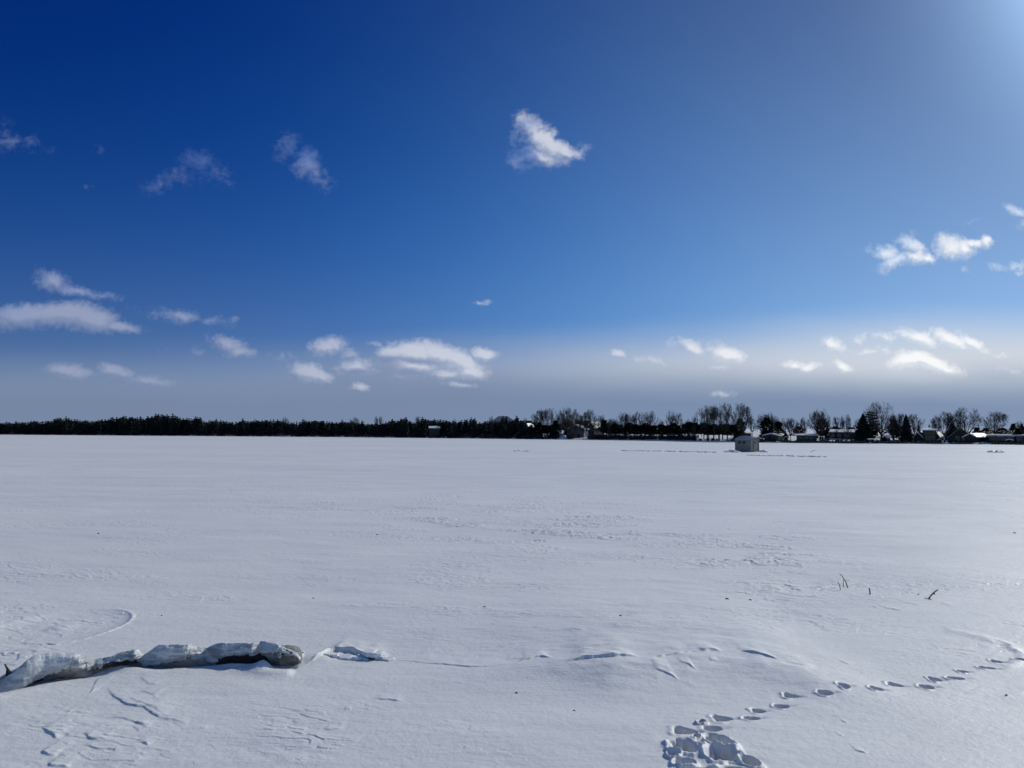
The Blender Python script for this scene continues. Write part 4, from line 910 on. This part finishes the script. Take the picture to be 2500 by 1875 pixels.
# ------------------------------------------------------------------ log under crusted snow
def hcurve(t, P): return np.interp(t, [p[0] for p in P], [p[1] for p in P])
Llen = np.concatenate([[0], np.cumsum(np.hypot(*np.diff(LOG, axis=0).T))])
def logpt(t):
    s_ = t * Llen[-1]; return np.array([np.interp(s_, Llen, LOG[:, 0]), np.interp(s_, Llen, LOG[:, 1])])
def px_to_t(px):   # photo column -> place along the log
    return float(np.interp(px, [p[0] for p in LOGPX], Llen / Llen[-1]))
lroot = root('fallen_log', (LOG[4][0], LOG[4][1], 0)); tag(lroot, 'half buried grey log capped with crusted snow, lower left of the lake', 'log')
NS, NP = 640, 40
tt = np.linspace(0, 1, NS); ph = np.linspace(0, 2 * np.pi, NP, endpoint=False)
foot = np.array([logpt(t) for t in tt]); tan = np.gradient(foot, axis=0)
kk = np.exp(-(np.arange(-40, 41) / 16.0) ** 2); kk /= kk.sum()
tan = np.column_stack([np.convolve(np.pad(tan[:, i], 40, 'edge'), kk, 'valid') for i in (0, 1)]); tan /= np.linalg.norm(tan, axis=1)[:, None]
nrm = np.column_stack([tan[:, 1], -tan[:, 0]])          # toward the camera
sl = tt * Llen[-1]
T = lambda P: hcurve(tt, [(px_to_t(p[0]) if p[0] <= 728 else 1.0, p[1]) for p in P])
def put(name, N_, Z_, m, closed_ends=True, smooth=True):
    """rings of (distance toward the camera, height) along the log"""
    n, k = N_.shape
    vx = foot[:n, 0, None] + nrm[:n, 0, None] * N_ - lroot.location.x; vy = foot[:n, 1, None] + nrm[:n, 1, None] * N_ - lroot.location.y
    vv = np.column_stack([vx.ravel(), vy.ravel(), Z_.ravel()])
    ff = [(i * k + j, i * k + (j + 1) % k, (i + 1) * k + (j + 1) % k, (i + 1) * k + j) for i in range(n - 1) for j in range(k)]
    ff += [tuple(range(k - 1, -1, -1)), tuple((n - 1) * k + j for j in range(k))]
    return link(name, mesh(name, vv, ff, m, smooth), lroot)
SA, PA = np.meshgrid(sl, ph, indexing='ij')
rlog = .128 * (1 + .10 * fbm(SA / .5, np.cos(PA) * 1.2 + 3, 3) + .035 * fbm(SA / .06, PA * 2.4, 2))
rlog *= T([(-90, .8), (60, .9), (200, 1.0), (230, .72), (300, .70), (360, .74), (410, .95), (480, .9), (510, .85), (620, .95), (690, .93), (712, .88), (722, .74), (728, .40)])[:, None]
zlog = T([(-90, -.06), (40, .0), (150, .06), (225, -.01), (300, .02), (345, -.02), (420, .05), (490, .0), (530, .04), (600, .065), (690, .085), (728, .075)])
put('trunk', -.255 + np.cos(PA) * rlog, zlog[:, None] + np.sin(PA) * rlog, 'log')
# the crust: a steep broken front toward the camera, a long slope behind
crest_px = [(-90,1690),(0,1664),(20,1652),(45,1632),(70,1606),(95,1591),(130,1586),(180,1588),(205,1598),(228,1611),(245,1610),(270,1602),(300,1590),(325,1584),(334,1586),(346,1600),(362,1588),(382,1572),(410,1569),(452,1570),(476,1579),(494,1584),(512,1573),(530,1567),(580,1565),(625,1564),(660,1569),(700,1580),(720,1592),(728,1606)]
crest = np.array([zat(p[0], p[1], float(np.interp(p[0], [q_[0] for q_ in LOGPX], LOG[:, 1])) + .18) for p in crest_px])
zcr = hcurve(tt, [(px_to_t(p[0]), c_) for p, c_ in zip(crest_px, crest)])
nf = T([(-90,-.10),(20,-.07),(60,.0),(120,.03),(190,.03),(208,-.03),(228,-.12),(250,-.11),(300,-.08),(327,-.05),(340,-.13),(362,-.10),(400,-.01),(450,.0),(470,-.07),(492,-.12),(508,-.08),(540,.0),(612,.03),(619,-.05),(660,-.03),(700,-.03),(718,-.06),(728,-.10)])
low = T([(-90,-.2),(40,-.1),(60,.0),(110,.09),(190,.13),(215,.10),(235,.07),(300,.10),(330,.12),(345,.04),(365,.03),(420,.08),(460,.10),(485,.03),(520,.02),(545,.12),(618,.14),(650,.17),(690,.16),(715,.135),(728,.12)])
low = np.minimum(low - .02 + .035 * fbm(sl / .10, sl * 0 + 4, 3) + .03 * np.round(1.6 * fbm(sl / .22 + 9, sl * 0 + 1, 2)), zcr - .03)
zcr = zcr + .010 * fbm(sl / .09, sl * 0 + 8, 3)
NF = 26; fz = np.linspace(0, 1, NF)
SF, FZ = np.meshgrid(sl, fz, indexing='ij'); ZF = low[:, None] + (zcr - low)[:, None] * FZ
rug = hcurve(tt, [(px_to_t(40), .2), (px_to_t(180), .3), (px_to_t(210), 1.0), (px_to_t(360), 1.0), (px_to_t(400), .6), (px_to_t(500), .8), (px_to_t(600), 1.0), (1, 1.1)])[:, None]
bl = np.round(2.2 * fbm(SF / .20 + 2, ZF / .065, 2)) / 2.2
NFv = nf[:, None] - .055 - .03 * FZ - .025 * FZ ** 6 + rug * (.030 * bl + .030 * fbm(SF / .15, ZF / .030 + 5, 5, .6)) + .03 * np.sin(FZ * np.pi)
nb_ = 12; fb = np.linspace(0, 1, nb_ + 1)[1:]
NB = NFv[:, -1:] - .75 * fb[None, :]; ZB = zcr[:, None] - (zcr[:, None] + .06) * (fb[None, :] ** .8) + .012 * fbm(np.repeat(sl[:, None], nb_, 1) / .2, NB / .2, 3)
und = np.stack([np.full(NS, -.9), np.full(NS, -.2), NFv[:, 0] - .07], 1); uz = np.stack([np.full(NS, -.25), np.full(NS, -.25), low + .015], 1)
uz[:, 1] = np.minimum(0, low) - .1
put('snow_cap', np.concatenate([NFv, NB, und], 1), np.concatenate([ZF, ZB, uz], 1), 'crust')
# dark strips standing in for the shade in hollows under the crust
dk = root('x', (0, 0, 0)); bpy.data.objects.remove(dk)
def slab(px0, px1, z0, z1, out, name, m):
    t0, t1 = px_to_t(px0), px_to_t(px1); b = MB(); n = 26; g = random.Random(px0)
    for q in range(n + 1):
        t = t0 + (t1 - t0) * q / n; c_ = logpt(t); i = min(NS - 1, int(t * (NS - 1))); nn = nrm[i]
        e = math.sin(math.pi * min(1, max(0, q / n))) ** .4
        for (a, z) in ((out - .10, z0), (out + .01 * g.random(), z0), (out + .02 * g.random() + .01, (z0 + z1) / 2), (out - .01 * g.random(), z0 + (z1 - z0) * e), (out - .10, z0 + (z1 - z0) * e)):
            b.v.append(Vector((c_[0] + nn[0] * a - lroot.location.x, c_[1] + nn[1] * a - lroot.location.y, z + g.uniform(-.006, .006))))
    for q in range(n):
        for j in range(5): b.f.append((q * 5 + j, q * 5 + (j + 1) % 5, q * 5 + 5 + (j + 1) % 5, q * 5 + 5 + j))
    b.f.append((4, 3, 2, 1, 0)); b.f.append(tuple(n * 5 + j for j in range(5)))
    return b.build(name, m, lroot)
slab(528, 640, .02, .125, -.085, 'hollow_shade', 'darkwood'); slab(655, 712, .14, .195, -.10, 'hollow_shade', 'darkwood'); slab(60, 110, .01, .04, -.09, 'hollow_shade', 'darkwood')
slab(250, 335, .06, .11, -.115, 'hollow_shade', 'darkwood')
b = MB()
for (a, c_) in [((18, 1655), (24, 1640)), ((24, 1640), (19, 1634))]:
    p0 = Vector((*gnd(22, 1668), .05)) - lroot.location
p0 = Vector((*gnd(26, 1672), 0)) - lroot.location
b.chain([p0, p0 + Vector((-.02, 0, .10)), p0 + Vector((-.05, .01, .17)), p0 + Vector((-.09, .02, .22))], [.05, .04, .012, .006], 7)
b.chain([p0 + Vector((.05, 0, -.02)), p0 + Vector((.0, .0, .08)), p0 + Vector((-.06, .02, .10))], [.07, .05, .02], 7); b.build('broken_branch', 'darkwood', lroot, True)
# crusted slabs trailing from the end of the log: each a plate of its own
for q in range(11):
    g = random.Random(100 + q); px = 800 + q * 14.5; py = 1602 + q * .55 + g.uniform(-1.5, 1.5)
    X0, Y0 = gnd(px, py); b = MB(); n = 9; rx = g.uniform(.05, .10); ry = g.uniform(.05, .09); th = g.uniform(.014, .026)
    for zz, k in ((-.03, 1.0), (th * .5, 1.08), (th, .92)):
        for e in range(n):
            a = 6.283 * e / n; b.v.append(Vector((math.cos(a) * rx * k * (1 + .25 * math.sin(3 * a + q)), math.sin(a) * ry * k * (1 + .2 * math.cos(2 * a + q)), zz)))
    for l in range(2):
        for e in range(n): b.f.append((l * n + e, l * n + (e + 1) % n, l * n + n + (e + 1) % n, l * n + n + e))
    b.f.append(tuple(2 * n + e for e in range(n)))
    o = b.build('snow_slab', 'snowcap', None, False, (X0, Y0, ground_z(px, py - 2) + .005)); o.rotation_euler = (g.uniform(-.1, .1), g.uniform(-.15, .1), g.uniform(0, 3))
    tag(o, 'small crusted snow slab in the row trailing right from the log', 'snow slab', 'crusted slabs trailing from the log')

# ------------------------------------------------------------------ sticks poking out of the snow
def stick(name, label, chains, cat='twig'):
    px, py = chains[0][0][0]
    z0 = ground_z(px, py); X0, Y0 = gnd(px, py); b = MB()
    for ci, (pts, r0, r1) in enumerate(chains):
        P = []
        for (qx, qy) in pts:
            d = ray(qx, qy); P.append(Vector((d.x / d.y * Y0 - X0, 0, EYE + d.z / d.y * Y0)))
        P = [p + Vector((0, .03 * i, 0)) for i, p in enumerate(P)]
        if ci == 0 or name == 'twig': P.insert(0, P[0] + (P[0] - P[1]).normalized() * .12)
        n = len(P); b.chain(P, [.62 * (r0 + (r1 - r0) * i / (n - 1)) for i in range(n)], 7)
    o = b.build(name, 'stick', None, True, (X0, Y0, 0)); tag(o, label, cat); return o
stick('twig', 'thin arching twig with a forked leg out on the open snow', [([(2067, 1427), (2066, 1420), (2063, 1414), (2060, 1407), (2056, 1404)], .018, .008), ([(2059, 1432), (2061, 1425), (2063, 1417)], .011, .007)])
stick('twig', 'thin upright twig just left of the arching one', [([(2051, 1436), (2051, 1428), (2049, 1421)], .012, .007)])
stick('twig', 'short dark stub standing alone between the twigs and the stick', [([(2124, 1447), (2125.5, 1442), (2126, 1437.5)], .019, .016)])
stick('branch', 'thick dark stick leaning right out of the snow', [([(2268, 1461), (2276, 1454), (2284, 1449), (2292, 1446), (2299, 1443.5)], .019, .015), ([(2281, 1451), (2283, 1448), (2285, 1446.5)], .017, .010)], 'stick')
stick('branch', 'long pole-like stick leaning out of the ice right of the shanty', [([(1978, 1104), (1983, 1101.3), (1990, 1099)], .055, .045)], 'stick')
stick('branch', 'short end of a stick lying flat at the foot of the leaning one', [([(2269, 1462), (2278, 1464), (2290, 1466.5)], .010, .005)], 'stick')
for (px, py, s_, lab) in [(240,1305,.05,'dark speck of bark left on the open snow, far left'),(765,1456,.03,'tiny dark bark bit on the snow right of the bowl'),(395,1500,.025,'tiny dark bark bit on the snow above the log'),(1515,1516,.035,'tiny dark bark bit in the middle of the snow'),(1261,1698,.025,'tiny dark bark bit near the bottom middle of the snow'),(2477,1301,.06,'dark bark bit on the snow by the right edge'),(1775,1464,.05,'dark bark bit left of a similar one, below the twigs'),(1832,1464,.04,'dark bark bit right of a similar one, below the twigs'),(2457,1696,.03,'dark bark bit below the right end of the footprints'),(1183,1484,.03,'tiny bark bit on the snow left of the middle'),(1402,1740,.02,'tiny bark bit between the log and the trampled hole'),(921,1309,.045,'dark bark bit on the snow above the middle of the log'),(2242,1449,.03,'tiny bark bit left of the leaning stick')]:
    g = random.Random(px); b = MB(); X0, Y0 = gnd(px, py); s_ *= .6
    b.chain([Vector((-s_, 0, .0)), Vector((-s_ * .3, s_ * .2, s_ * .35)), Vector((s_ * .4, 0, s_ * .3)), Vector((s_, -s_ * .3, .0))], [s_ * .2, s_ * .4, s_ * .35, s_ * .12], 6)
    o = b.build('bark_bit', 'stick', None, True, (X0, Y0, ground_z(px, py) + s_ * .15)); o.rotation_euler = (0, 0, g.uniform(-.5, .5)); tag(o, lab, 'bark bit')
